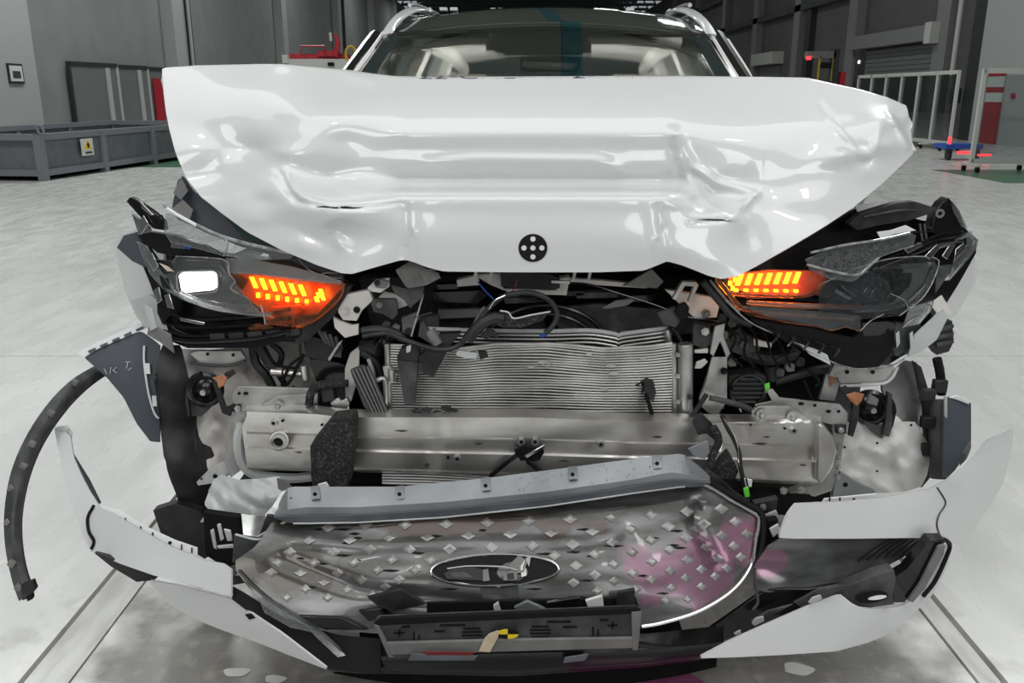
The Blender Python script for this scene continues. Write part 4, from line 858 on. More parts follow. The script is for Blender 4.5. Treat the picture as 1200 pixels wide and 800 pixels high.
for px, py in ((500, 480), (512, 484), (522, 478), (488, 482), (530, 482)): pp([(px-6, py), (px-1, py-3), (px+7, py-1), (px+4, py+4), (px-4, py+3)], 1.885, .008, 'plastic_scrap', 'black_plastic')
# cable clip on the beam
cc = pp([(602, 528), (614, 522), (636, 526), (638, 530), (632, 540), (610, 540)], 1.835, .010, 'cable_clip', 'matt_black'); tb_([(606, 533), (592, 543), (574, 558)], 1.83, .006, 'clip_cable', 'black_gloss', cc, 12); tb_([(618, 540), (628, 548), (636, 556)], 1.83, .006, 'clip_cable', 'black_gloss', cc, 8); pp([(614, 534), (638, 521), (639, 524), (618, 537)], 1.828, .004, 'clip_strap', 'chrome', cc)
# right of the radiator
pp([(796, 336), (800, 330), (816, 330), (819, 334), (810, 354), (806, 354), (813, 336), (803, 335), (792, 352), (788, 350)], 1.925, .016, 'striker_bracket', 'galvanised')
pp([(780, 340), (800, 342), (822, 346), (845, 350), (840, 372), (815, 374), (792, 352)], 1.96, .02, 'lamp_mount', 'white_primer', lab='pale lamp mount under the amber lamp'); bolt(827, 367, 1.955, .011, 'mid_plastic'); pp([(795, 358), (804, 355), (808, 360), (806, 372), (798, 376), (790, 366)], 1.94, .016, 'mount_clip', 'matt_black')
pp([(770, 366), (792, 360), (800, 372), (792, 384), (776, 380)], 1.95, .02, 'cable_joint', 'grey_plastic')
pp([(812, 382), (816, 378), (832, 380), (836, 400), (826, 410), (812, 404)], 1.955, .016, 'bolt_plate', 'grey_plastic'); bolt(826, 388, 1.952, .010, 'pale_plastic')
pp([(838, 382), (850, 378), (848, 394), (856, 414), (852, 420), (844, 400), (836, 418), (832, 414)], 1.94, .012, 'bent_bracket', 'galvanised')
tb_([(786, 384), (794, 392), (798, 402)], 1.96, .006, 'hose', 'black_gloss', res=10)
pp([(814, 410), (830, 408), (830, 414), (814, 414)], 1.935, .01, 'clip_rail', 'steel'); pp([(816, 424), (826, 420), (830, 424), (822, 432), (814, 432)], 1.935, .008, 'pipe_clip', 'steel')
up = rbf([(830, 420, 1.955), (850, 420, 1.965), (822, 470, 1.945), (850, 470, 1.955), (836, 445, 1.94)])
sheet([(820, 466), (828, 446), (834, 418), (852, 418)], [(820, 474), (828, 482), (840, 488), (852, 470)], up, 14, 14, .008).obj('radiator_support', 'galvanised', car, 'bent steel radiator support post'); bolt(848, 434, 1.945, .009, 'matt_black')
sp = MB().prism(pts([(853, 440), (888, 437), (898, 441), (898, 470), (880, 474), (854, 470)], 1.985), (0, .05, 0)).obj('siren', 'black_plastic', car, 'square black siren with round slatted grille', bev=.003)
c = P(876, 457, 1.982); MB().lathe(c, (0, -1, 0), [(.044, 0), (.044, .006), (.038, .006), (.036, 0)], 28).obj('siren_ring', 'black_gloss', sp)
for k in range(6): z = -.03+.012*k; hw = math.sqrt(max(.0002, .037**2-z*z)); MB().box(c+Vector((0, -.002, z)), (2*hw, .005, .004)).obj('siren_slat', 'grey_plastic', sp)
pp([(896, 450), (902, 448), (903, 458), (897, 461)], 1.972, .004, 'green_mark', 'green_tag', sp)
tb_([(868, 412), (885, 418), (905, 420), (925, 416), (932, 408)], 2.02, .018, 'intake_hose', 'rubber'); MB().cyl(P(903, 428, 2.02), P(903, 445, 2.02), .018, n=14).obj('hose_neck', 'black_plastic', car)
tb_([(908, 447), (930, 440), (955, 434), (974, 432)], 2.03, .012, 'intake_pipe', 'rubber'); tb_([(945, 432), (955, 440), (960, 448), (955, 452)], 1.99, .004, 'wire', 'matt_black', res=12); tb_([(942, 446), (948, 460), (952, 470)], 1.99, .004, 'wire', 'matt_black', res=8)
pp([(842, 398), (866, 384), (880, 395), (892, 400), (890, 412), (868, 416), (852, 410)], 2.0, .03, 'alternator', 'grey_plastic'); pp([(884, 397), (905, 402), (904, 408), (884, 405)], 1.985, .01, 'pulley_edge', 'white_primer')
tb_([(905, 425), (920, 418), (935, 412)], 2.0, .004, 'wire', 'grey_plastic', res=8)
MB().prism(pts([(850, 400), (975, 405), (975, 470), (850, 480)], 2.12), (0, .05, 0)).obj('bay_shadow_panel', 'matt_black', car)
pp([(960, 468), (968, 440), (976, 428), (986, 432), (984, 450), (978, 470)], 2.02, .012, 'wing_gusset', 'galvanised'); pp([(972, 428), (980, 426), (978, 448), (973, 454)], 2.012, .004, 'rust_streak', 'copper_tape')
rb = pp([(975, 430), (985, 427), (1048, 428), (1046, 440), (1036, 448), (985, 450)], 2.005, .012, 'lamp_bracket', 'galvanised'); hole(993, 436, 2.002, .005, rb); hole(1023, 436, 2.002, .005, rb)
tb_([(985, 452), (1030, 450), (1044, 444), (1052, 430)], 2.0, .004, 'bracket_lip', 'pale_plastic', rb, 20)
tb_([(1000, 405), (985, 420), (975, 440)], 2.01, .012, 'strut', 'galvanised', res=8)
# black harness running down right of the beam
tb_([(828, 462), (820, 474), (812, 486), (806, 496)], 1.90, .006, 'harness_branch', 'rubber', res=12); tb_([(832, 466), (850, 470), (872, 476), (880, 480)], 1.905, .007, 'harness_branch', 'grey_plastic', res=14)
hb = pp([(812, 494), (822, 484), (834, 496), (844, 510), (842, 520), (828, 508), (818, 510)], 1.83, .012, 'harness_wrap', 'rubber')
tb_([(836, 500), (842, 515), (836, 532), (830, 548)], 1.80, .009, 'foam_lead', 'foam', res=16); tb_([(846, 486), (852, 500), (860, 514), (866, 530), (868, 548), (872, 566), (876, 590)], 1.79, .0055, 'wiring_lead', 'rubber', res=40, lab='black lead with green tag'); tb_([(848, 490), (856, 502), (864, 520), (866, 545)], 1.786, .0016, 'wire', 'chrome', res=24)
tb_([(874, 560), (878, 578), (882, 594)], 1.77, .003, 'wire', 'matt_black', res=8)
pp([(871, 572), (877, 570), (879, 582), (873, 583)], 1.765, .003, 'green_mark', 'green_tag'); pp([(872, 560), (882, 562), (881, 571), (874, 570)], 1.768, .003, 'paper_tag', 'paper')
pp([(844, 524), (848, 516), (846, 530), (838, 530)], 1.80, .006, 'chrome_clip', 'chrome')
# right wheel-house insulation, liner and panels
ins = rbf([(988, 500, 1.98), (1040, 495, 2.02), (1090, 500, 2.06), (990, 530, 1.99), (1030, 530, 1.985), (1085, 525, 2.04), (990, 570, 2.01), (1040, 570, 2.0), (1090, 550, 2.05), (1050, 510, 1.99), (1060, 545, 1.985), (1015, 515, 2.0), (1010, 550, 2.005), (1040, 545, 2.01), (1070, 530, 2.0)])
sheet([(985, 505), (1000, 492), (1040, 494), (1072, 494), (1085, 515), (1094, 528)], [(985, 548), (1000, 566), (1020, 578), (1060, 576), (1080, 570), (1094, 540)], lambda x, y: ins(x, y)+.011*fold(x, y, .75), 60, 40, .006).obj('insulation', 'felt_white', car, 'crumpled off-white insulation in the right wheel house'); 
for px, py in ((1028, 519), (1028, 552), (1068, 498), (990, 524)): hole(px, py, ins(px, py)-.010, .003)
bl = rbf([(1036, 452, 2.04), (1060, 425, 2.10), (1085, 470, 2.09), (1060, 480, 2.03), (1050, 495, 2.03), (1088, 510, 2.09)])
sheet([(1034, 450), (1045, 436), (1060, 422), (1074, 424), (1086, 455), (1090, 500)], [(1034, 456), (1044, 480), (1060, 496), (1074, 497), (1086, 520), (1090, 520)], bl, 22, 16, .006).obj('wheel_liner', 'steel', car, 'shiny grey wheel arch liner')
pp([(1072, 424), (1080, 430), (1090, 462), (1094, 480), (1090, 560), (1080, 572), (1086, 530), (1084, 480)], 2.045, .02, 'liner_edge', 'black_plastic')
for y in range(3): MB().box(P(1087, 462+y*32, 2.03), (.035, .02, .03)).obj('liner_clip', 'black_plastic', car, bev=.003)
tb_([(1098, 420), (1102, 440), (1103, 462)], 2.06, .012, 'arch_strut', 'matt_black', res=8); MB().box(P(1101, 452, 2.045), (.035, .02, .035)).obj('strut_clip', 'black_plastic', car, bev=.004)
MB().cyl(P(1099, 468, 2.06), P(1103, 560, 2.0), .026, .026, n=14).obj('arch_panel_roll', 'grey_plastic', car)

# small parts crowding the gap left of the condenser
MB().cyl(P(426, 404, 2.0), P(446, 410, 1.97), .018, n=16).obj('hose_stub', 'rubber', car)
tb_([(424, 412), (440, 424), (446, 446), (440, 470), (446, 482)], 1.985, .010, 'coolant_hose', 'rubber')
tb_([(432, 420), (438, 440), (434, 470)], 1.97, .006, 'pipe', 'steel')
pp([(428, 470), (444, 464), (452, 474), (446, 484), (430, 484)], 1.95, .02, 'pump_body', 'grey_plastic'); bolt(440, 475, 1.947, .007)
pp([(470, 372), (488, 366), (492, 372), (480, 392), (472, 390)], 1.96, .01, 'broken_clip', 'mid_plastic')
tb_([(496, 345), (490, 366), (482, 394)], 1.93, .002, 'wire', 'pale_plastic', res=10)
tb_([(486, 372), (506, 366)], 1.93, .002, 'wire', 'grey_plastic', res=4)
for k, (px, py) in enumerate(((470, 396), (478, 388), (463, 384), (452, 380), (456, 396), (447, 402))):
    pp([(px-5, py), (px, py-5), (px+6, py-2), (px+4, py+5), (px-3, py+4)], 1.955+.004*k, .012, 'connector', ('grey_plastic', 'black_plastic', 'mid_plastic')[k % 3])
for k in range(6):
    x0 = 432+9*k; tb_([(x0, 384+3*(k % 3)), (x0+8, 392), (x0+6, 402), (x0+12, 410)], 1.965, .0025, 'wire', 'matt_black', res=10)
# cluster under the right lamp
for k, (px, py) in enumerate(((846, 372), (858, 378), (848, 392), (862, 396), (872, 404), (858, 424), (846, 440), (914, 436), (926, 430), (938, 424))):
    pp([(px-6, py+1), (px-2, py-5), (px+6, py-3), (px+5, py+5), (px-3, py+6)], 1.975+.003*k, .014, 'connector', ('black_plastic', 'grey_plastic', 'mid_plastic')[k % 3])
for k in range(5):
    tb_([(850+14*k, 376+3*k), (862+12*k, 396), (856+16*k, 414), (870+14*k, 430)], 1.985, .003, 'wire', 'matt_black', res=12)
tb_([(812, 376), (824, 379), (836, 380), (850, 377)], 1.93, .004, 'wire', 'matt_black', res=12)
# stuff behind the condenser top
for k, (px, py, w_, h) in enumerate(((525, 336, 14, 6), (548, 346, 18, 5), (700, 346, 26, 6), (745, 350, 22, 7), (672, 344, 14, 5), (610, 352, 20, 6))):
    pp([(px-w_, py-h/2), (px+w_, py-h/2-1), (px+w_-2, py+h/2), (px-w_+2, py+h/2+1)], 2.05, .03, 'engine_cover_piece', ('black_gloss', 'black_plastic', 'grey_plastic')[k % 3])
# bumper-beam scuffs
for px, py, w_, h in ((470, 505, 8, 1), (560, 520, 6, 1.2), (660, 540, 9, 1), (770, 512, 7, 1.4), (890, 520, 10, 1.5), (898, 512, 5, 1), (350, 530, 6, .9), (500, 545, 4, 3), (940, 545, 6, 1)):
    pp([(px-w_, py), (px, py-h), (px+w_, py-h*.3), (px+w_*.3, py+h)], bY(px)-.0016, .001, 'scuff', 'dirt', beam, bev=0)
# ---------------------------------------------------------------- headlamps
def led(px, py, w_, h, sl, Y, par, m_='led_amber', nm='led'):
    return MB().prism(pts([(px-w_/2-sl, py-h/2), (px+w_/2-sl, py-h/2), (px+w_/2+sl, py+h/2), (px-w_/2+sl, py+h/2)], Y), (0, .006, 0)).obj(nm, m_, par)
# left lamp (image left)
lh = rbf([(160, 280, 2.10), (200, 300, 2.06), (260, 300, 2.02), (330, 310, 1.98), (404, 330, 1.93), (185, 345, 2.07), (215, 395, 2.03), (280, 400, 1.99), (345, 392, 1.95), (390, 350, 1.935), (260, 350, 2.03), (300, 350, 2.0)])
L1 = sheet([(156, 276), (170, 278), (200, 290), (262, 300), (330, 305), (408, 328)], [(156, 284), (175, 330), (186, 360), (200, 392), (240, 402), (300, 404), (350, 396), (375, 375), (408, 332)], lambda x, y: lh(x, y)+.035, 40, 18, .03).obj('headlamp', 'black_gloss', car, 'smashed left-hand headlamp, white beam and amber signal lit')
def lp(l, off, nm, m_, t=.005, lab=None, bev=.001):
    return MB().prism([P(a, b, lh(a, b)+off) for a, b in l], (0, t, 0)).obj(nm, m_, L1, lab, bev=bev)
def lt(l, off, r, nm, m_, res=30): return MB().tube([P(a, b, lh(a, b)+off) for a, b in l], r, 8, res).obj(nm, m_, L1)
lp([(203, 312), (212, 304), (258, 308), (268, 322), (262, 342), (218, 347), (205, 336)], .0, 'projector_housing', 'black_gloss', .05)
lp([(209, 323), (213, 320), (248, 319), (252, 322), (253, 337), (249, 340), (217, 343), (212, 340)], -.012, 'projector_lens', 'led_white', .014, 'lit white headlamp lens', .004)
lt([(206, 322), (214, 317), (250, 316), (256, 322), (256, 338), (250, 343), (216, 346), (208, 340), (206, 322)], -.010, .0028, 'lens_ring', 'black_plastic')
lp([(254, 326), (270, 318), (290, 330), (284, 340), (256, 342)], -.004, 'bezel', 'black_gloss', .02)
# amber signal
lp([(268, 320), (300, 321), (402, 333), (396, 350), (372, 371), (350, 380), (312, 377), (300, 358), (285, 345), (272, 332)], .014, 'signal_bowl', 'amber_bowl', .012)
for k in range(6):
    px = 297+11.4*k; py = 331+1.9*k; led(px, py, 4.6, 13, 2.6, lh(px, py)-.004, L1)
    led(px+5, py+15-.3*k, 4.0, 5.5, 0.2, lh(px, py)-.004, L1)
for k, (px, py) in enumerate(((373, 346), (378, 349), (376, 342), (371, 351))): led(px, py, 4.5, 6, 1, lh(px, py)-.005, L1)
lt([(304, 351), (330, 354), (362, 356), (368, 350)], -.002, .0025, 'signal_edge', 'amber_lens')
lp([(316, 360), (352, 358), (356, 362), (352, 368), (318, 368)], .004, 'signal_insert', 'amber_bowl', .008)
lp([(266, 320), (300, 320), (404, 332), (398, 350), (372, 374), (348, 384), (310, 380), (306, 358), (292, 350), (270, 338), (276, 330)], -.022, 'signal_lens', 'amber_lens', .003, 'cracked amber signal lens')
lt([(310, 380), (330, 379), (352, 382), (372, 373), (398, 350), (404, 332)], -.020, .0022, 'lens_edge', 'amber_lens'); lt([(306, 358), (309, 370), (311, 380)], -.024, .0015, 'crack', 'fracture', 8)
for l in (((290, 384), (300, 379), (318, 382), (324, 388), (306, 386), (294, 387)), ((340, 382), (352, 379), (356, 384), (342, 386))): lp(l, -.015, 'amber_shard', 'amber_lens', .003)
# clear lens pieces
lp([(263, 302), (290, 303), (340, 312), (380, 322), (402, 330), (398, 334), (340, 328), (300, 322), (268, 320)], -.026, 'lens_shard', 'lens_hazy', .004, 'dusty clear lens strip over the signal')
lp([(194, 250), (204, 250), (230, 262), (262, 279), (267, 290), (262, 300), (240, 294), (200, 284), (192, 272)], -.05, 'lens_shard', 'lens_hazy', .004, 'dusty broken upper lens piece')
lp([(268, 282), (300, 290), (346, 298), (340, 304), (300, 305), (264, 300)], -.035, 'lens_shard', 'lens', .004)
lt([(192, 240), (206, 249), (226, 261), (258, 276), (300, 288), (340, 296)], -.045, .0042, 'lens_rim', 'fracture'); lt([(196, 244), (210, 253), (230, 264)], -.05, .004, 'lens_rim', 'white_plastic', 14)
lt([(262, 300), (266, 292), (267, 284), (262, 278)], -.054, .002, 'crack', 'fracture', 12); lt([(346, 298), (362, 316), (384, 324), (400, 326)], -.03, .0012, 'crack', 'fracture', 14); lt([(340, 332), (362, 328), (380, 320), (396, 320)], -.028, .001, 'crack', 'fracture', 14)
lt([(170, 290), (182, 318), (196, 336), (215, 348), (250, 360), (290, 367), (320, 369)], -.020, .007, 'light_guide', 'lens_hazy'); lt([(205, 340), (235, 352), (270, 358), (306, 361)], -.012, .006, 'light_guide', 'lens')
for k in range(14): lp([(250+4*k, 354+.6*k), (252.4+4*k, 354.3+.6*k), (253+4*k, 360+.6*k), (250.6+4*k, 359.6+.6*k)], -.018, 'guide_tooth', 'grey_plastic', .003, bev=0)
lp([(160, 283), (172, 288), (184, 312), (200, 330), (206, 346), (194, 342), (176, 322)], -.03, 'lens_shard', 'lens_hazy', .004)
# lower bezel slats
for k, (y0, y1, g) in enumerate(((368, 374, .004), (378, 384, .0), (388, 394, -.008), (394, 402, -.015))):
    lt([(192, y0), (220, y0+6), (260, y0+5), (300, y0+2), (340, y0-6)], g-.004, .0055, 'bezel_bar', 'black_gloss')
lp([(192, 370), (205, 385), (225, 395), (290, 396), (345, 388), (350, 396), (300, 408), (220, 408), (200, 400)], -.012, 'lower_bezel', 'black_gloss', .02)
for k in range(5): lp([(245+22*k, 392-1.2*k), (262+22*k, 391-1.4*k), (264+22*k, 398-1.4*k), (247+22*k, 400-1.3*k)], -.020, 'bezel_tab', 'black_plastic', .008)
lp([(345, 372), (372, 368), (404, 334), (412, 336), (390, 372), (362, 398), (346, 402)], -.008, 'housing_edge', 'black_plastic', .03)
# broken fender-side pieces left
lp([(148, 236), (152, 231), (158, 233), (182, 250), (192, 260), (194, 270), (180, 268), (166, 256)], -.03, 'broken_arm', 'black_gloss', .02, 'snapped black arm standing off the lamp')
lp([(154, 250), (166, 258), (178, 268), (174, 278), (162, 274)], -.02, 'chrome_shard', 'chrome', .006); lp([(164, 234), (168, 240), (180, 252), (176, 252), (166, 244)], -.035, 'chrome_shard', 'chrome', .004)
lt([(188, 262), (186, 254), (190, 253), (193, 268)], -.036, .002, 'hook', 'matt_black', 12)
lp([(160, 276), (176, 272), (205, 276), (240, 288), (262, 300), (258, 306), (220, 304), (184, 296)], -.025, 'lamp_top', 'black_gloss', .02)
lp([(200, 284), (218, 286), (216, 292), (200, 290)], -.03, 'label', 'lens_hazy', .002); lp([(216, 287), (224, 288), (223, 292), (215, 291)], -.031, 'label', 'blue_paint', .002)
for l in (((180, 304), (200, 306), (204, 318), (192, 322)), ((186, 322), (198, 326), (200, 340), (190, 336)), ((184, 345), (196, 350), (200, 368), (190, 380), (184, 366)), ((188, 340), (194, 338), (190, 362), (186, 358))): lp(l, -.03, 'shard', 'black_gloss', .01)
lp([(186, 308), (196, 312), (204, 318), (196, 318)], -.034, 'shard', 'tape_tan', .003)
lp([(176, 376), (186, 384), (200, 392), (204, 414), (186, 400), (172, 392)], -.04, 'torn_flap', 'mid_plastic', .006); lp([(168, 356), (178, 362), (184, 384), (176, 388)], -.045, 'torn_flap', 'pale_plastic', .006)
# dark panel between lamp and hood
dp = rbf([(205, 215, 2.12), (250, 255, 2.06), (345, 300, 1.96), (400, 325, 1.90), (215, 250, 2.08), (280, 280, 2.03)])
sheet([(202, 240), (206, 216), (212, 203), (225, 222), (245, 238), (280, 268), (330, 296), (402, 322)], [(202, 246), (206, 256), (220, 262), (240, 272), (280, 288), (330, 302), (360, 312), (402, 328)], lambda x, y: dp(x, y)+.02, 34, 10, .008).obj('cowl_panel', 'blue_grey', car, 'dark panel between the left lamp and the hood')
lpP = [(250, 238), (270, 256), (300, 276), (342, 292), (310, 290), (284, 278)]; MB().prism([P(a, b, dp(a, b)) for a, b in lpP], (0, .006, 0)).obj('green_seal', 'truss_green', car, 'green-tinted seal edge under the hood')
for l in (((203, 226), (212, 208), (220, 224), (212, 234)), ((202, 244), (214, 234), (226, 246), (222, 258), (206, 254))): MB().prism([P(a, b, dp(a, b)-.01) for a, b in l], (0, .005, 0)).obj('torn_edge', 'pale_plastic' if False else 'mid_plastic', car)
# right lamp
rh = rbf([(845, 330, 1.90), (900, 320, 1.93), (960, 300, 1.98), (1050, 280, 2.05), (1140, 280, 2.14), (880, 365, 1.91), (1000, 368, 1.97), (1080, 350, 2.04), (1000, 420, 1.97), (1060, 400, 2.04), (940, 400, 1.94), (1110, 330, 2.09)])
R1 = sheet([(838, 322), (900, 306), (960, 270), (1000, 246), (1020, 240), (1080, 258), (1110, 262), (1144, 284)], [(838, 330), (860, 358), (900, 388), (950, 410), (1000, 430), (1040, 428), (1072, 408), (1100, 370), (1125, 330), (1144, 296)], lambda x, y: rh(x, y)+.04, 44, 20, .03).obj('headlamp', 'black_gloss', car, 'smashed right-hand headlamp with amber signal lit')
def rp(l, off, nm, m_, t=.005, lab=None, bev=.001): return MB().prism([P(a, b, rh(a, b)+off) for a, b in l], (0, t, 0)).obj(nm, m_, R1, lab, bev=bev)
def rt(l, off, r, nm, m_, res=30): return MB().tube([P(a, b, rh(a, b)+off) for a, b in l], r, 8, res).obj(nm, m_, R1)
rp([(852, 322), (900, 316), (966, 318), (962, 334), (946, 346), (880, 344), (858, 338)], .008, 'signal_bowl', 'amber_bowl', .012)
for k in range(7): px = 867+11.2*k; led(px, 328-.4*k, 5.0, 13, -2.4, rh(px, 328)-.006, R1); led(px-4+.5*k, 340+.2*k, 5.0, 3.2, 0, rh(px, 340)-.006, R1)
for px, py in ((856, 332), (859, 338), (862, 328)): led(px, py, 4, 5, 0, rh(px, py)-.006, R1)
rt([(858, 344), (890, 346), (940, 347), (958, 340), (967, 322)], -.006, .004, 'signal_edge', 'amber_lens'); rp([(846, 322), (862, 318), (966, 316), (972, 326), (960, 346), (880, 350), (858, 346)], -.020, 'signal_lens', 'amber_lens', .003, 'amber signal lens')
rt([(840, 326), (856, 346), (868, 360), (890, 366), (940, 370), (1000, 374)], -.012, .006, 'lens_rim', 'amber_lens'); rt([(876, 354), (920, 357), (980, 360), (1020, 361), (1046, 356)], -.014, .005, 'light_guide', 'lens_hazy')
rp([(876, 352), (960, 356), (1010, 358), (1010, 363), (940, 362), (880, 358)], -.004, 'signal_insert', 'amber_bowl', .004)
rt([(1056, 312), (1074, 311), (1094, 310), (1088, 326), (1078, 342), (1060, 356), (1034, 362), (1000, 364)], -.018, .0055, 'light_guide', 'lens_hazy', 40)
rp([(1060, 314), (1090, 312), (1082, 332), (1062, 352), (1044, 357), (1066, 336), (1070, 320), (1058, 320)], -.012, 'light_blade', 'mid_plastic', .006)
rp([(968, 324), (1000, 326), (1020, 318), (1042, 332), (1044, 344), (1032, 354), (980, 352), (960, 346)], -.006, 'projector_housing', 'black_plastic', .03)
for l in (((1010, 346), (1018, 334), (1024, 335), (1016, 349)), ((1018, 349), (1026, 335), (1030, 336), (1023, 350)), ((980, 338), (1000, 350), (996, 352), (978, 342)), ((986, 334), (1004, 346), (1002, 349), (988, 338))): rp(l, -.014, 'reflector', 'chrome', .004)
rp([(1000, 322), (1020, 317), (1042, 330), (1046, 344), (1034, 358), (1000, 360), (970, 356), (972, 340)], -.024, 'lens_shard', 'lens', .003)
rp([(944, 304), (980, 288), (1030, 280), (1066, 272), (1074, 276), (1070, 288), (1030, 302), (1016, 318), (1000, 330), (976, 328), (950, 318)], -.045, 'lens_shard', 'lens_hazy', .004, 'dusty clear lens piece above the projector')
rt([(950, 296), (990, 287), (1030, 281), (1066, 273)], -.05, .003, 'lens_rim', 'fracture'); rt([(946, 310), (976, 318), (1004, 322), (1018, 312), (1030, 302)], -.05, .003, 'crack', 'fracture')
rp([(870, 358), (930, 362), (1008, 370), (1010, 388), (990, 384), (975, 388), (955, 382), (900, 372)], -.030, 'lens_shard', 'lens', .003)
rt([(885, 370), (925, 378), (955, 382), (974, 387), (990, 383), (1008, 388)], -.028, .0018, 'crack', 'amber_lens', 24)
for k, (y0, off) in enumerate(((0, 0), (6, -.006), (12, -.01))): rt([(1030, 300+y0), (1070, 288+y0*.8), (1100, 276+y0*.8), (1128, 270+y0)], -.02+off, .004, 'bezel_bar', 'black_gloss')
rt([(1100, 290), (1120, 282), (1138, 272)], -.03, .004, 'bezel_bar', 'lens_hazy', 12)
# upper broken pieces
rp([(995, 262), (1010, 250), (1050, 238), (1072, 236), (1095, 243), (1092, 250), (1066, 258), (1030, 264), (1005, 270)], -.02, 'broken_cover', 'black_plastic', .03, 'black broken cover above the lamp')
for k in range(3): rt([(1012+10*k, 254-2*k), (1034+10*k, 250-2*k), (1054+10*k, 246)], -.024, .002, 'cover_rib', 'grey_plastic', 8)
rp([(1028, 272), (1044, 270), (1062, 264), (1074, 270), (1050, 274), (1032, 280)], -.024, 'paint_shard', 'white_plastic', .006); rp([(1002, 240), (1032, 238), (1022, 246), (1006, 252)], .03, 'paint_shard', 'white_plastic', .006)
rp([(1092, 270), (1096, 250), (1104, 238), (1112, 232), (1122, 244), (1132, 268), (1138, 276), (1120, 276), (1104, 280)], -.02, 'corner_housing', 'black_gloss', .04); c = P(1101, 250, rh(1101, 250)-.022); MB().lathe(c, (0, -1, 0), [(.011, 0), (.011, .004), (.006, .004), (.005, 0)], 14).obj('screw_boss', 'mid_plastic', R1)
rp([(1116, 236), (1124, 246), (1134, 268), (1128, 266), (1118, 248)], -.034, 'lens_shard', 'lens_hazy', .008); rp([(1132, 268), (1148, 282), (1144, 292), (1128, 312), (1112, 330), (1118, 306), (1134, 286)], -.02, 'lens_shard', 'lens_hazy', .006)
for px in (1078, 1083): rt([(px, 262), (px+2, 276), (px+4, 286)], -.02, .003, 'wire', 'grey_plastic', 8)
rt([(1052, 275), (1074, 272), (1094, 271)], -.025, .0015, 'wire', 'matt_black', 8)
rp([(1098, 312), (1118, 310), (1106, 330), (1096, 344)], -.022, 'side_panel', 'grey_plastic', .01); rp([(1058, 384), (1066, 360), (1094, 352), (1090, 366), (1078, 380)], -.034, 'lens_shard', 'lens_hazy', .004)
# lower torn edge
for l, m_ in ((((880, 374), (910, 380), (950, 384), (1000, 396), (1010, 388), (1060, 384), (1048, 410), (1030, 430), (1000, 432), (960, 418), (920, 400)), 'matt_black'), (((935, 402), (958, 410), (970, 416), (974, 428), (950, 416)), 'pale_plastic'), (((1010, 378), (1040, 376), (1056, 380), (1054, 392), (1012, 394)), 'black_gloss'), (((1050, 378), (1066, 380), (1062, 412), (1050, 418), (1044, 404)), 'grey_plastic'), (((1066, 376), (1080, 382), (1072, 412), (1060, 416)), 'grey_plastic')): rp(l, -.02, 'torn_housing', m_, .02)
rt([(850, 352), (880, 378), (920, 396), (950, 410), (975, 424), (1005, 432), (1040, 430), (1060, 420)], -.018, .0018, 'torn_lip', 'fracture', 40)
for px in (1050, 1066): rp([(px, 391), (px+4, 388), (px+5, 402), (px+1, 408)], -.045, 'slot', 'pale_plastic', .003)
rp([(1072, 392), (1094, 372), (1104, 360), (1112, 370), (1098, 398), (1080, 412), (1064, 418)], -.04, 'torn_flap', 'pale_plastic', .006); rp([(1090, 356), (1104, 346), (1116, 366), (1106, 378)], -.035, 'torn_flap', 'white_primer', .005)
rp([(1096, 392), (1104, 376), (1116, 376), (1118, 400), (1112, 412), (1098, 416), (1090, 404)], -.03, 'side_clip', 'black_plastic', .03); 
for k in range(3): rp([(1098, 384+9*k), (1118, 380+9*k), (1118, 384+9*k), (1098, 389+9*k)], -.036, 'clip_rib', 'grey_plastic', .006)
for px in range(5): rt([(900+18*px, 384+5*px), (912+18*px, 392+4*px), (905+18*px, 402+4*px)], -.026, .003, 'shard', 'black_gloss', 6)
rt([(824, 330), (842, 352), (860, 372), (880, 380)], -.01, .008, 'housing_edge', 'black_plastic', 16); rt([(832, 328), (848, 348), (866, 366)], -.016, .003, 'housing_edge', 'mid_plastic', 14)

rp([(960, 334), (985, 322), (1010, 312), (1050, 302), (1096, 302), (1098, 318), (1082, 348), (1054, 370), (1010, 374), (960, 370)], -.032, 'outer_lens', 'lens', .003, 'cracked clear outer lens')
rt([(960, 334), (985, 322), (1010, 312), (1050, 302), (1096, 302), (1098, 318), (1082, 348), (1054, 370)], -.034, .0015, 'crack', 'fracture', 40)
rt([(1044, 344), (1060, 352), (1066, 366)], -.036, .001, 'crack', 'fracture', 8); rt([(1008, 388), (1020, 376), (1036, 368)], -.036, .0013, 'crack', 'fracture', 8)
rt([(1058, 384), (1070, 374), (1088, 366), (1094, 352)], -.038, .0016, 'crack', 'fracture', 12)
for l in (((1104, 300), (1112, 288), (1120, 286), (1110, 304)), ((1120, 292), (1130, 284), (1132, 292), (1118, 306)), ((1084, 300), (1098, 286), (1102, 290), (1090, 304)), ((1060, 292), (1080, 284), (1082, 288), (1064, 297))): rp(l, -.036, 'shard', 'chrome', .003)
lp([(206, 300), (262, 304), (268, 320), (290, 350), (306, 368), (250, 362), (206, 346), (190, 322)], -.030, 'outer_lens', 'lens', .003, 'cracked clear outer lens')
lt([(206, 300), (262, 304), (268, 320), (276, 330), (270, 338), (292, 350)], -.033, .0013, 'crack', 'fracture', 24)
for l in (((160, 262), (168, 252), (174, 262), (166, 274)), ((170, 300), (178, 296), (186, 312), (180, 318)), ((192, 346), (198, 344), (204, 362), (196, 360)), ((210, 372), (240, 378), (238, 381), (212, 376)), ((180, 340), (186, 336), (190, 352), (184, 356))): lp(l, -.040, 'shard', 'chrome', .003)
mat('dark_red', (0.16, 0.012, 0.015), 0.4)
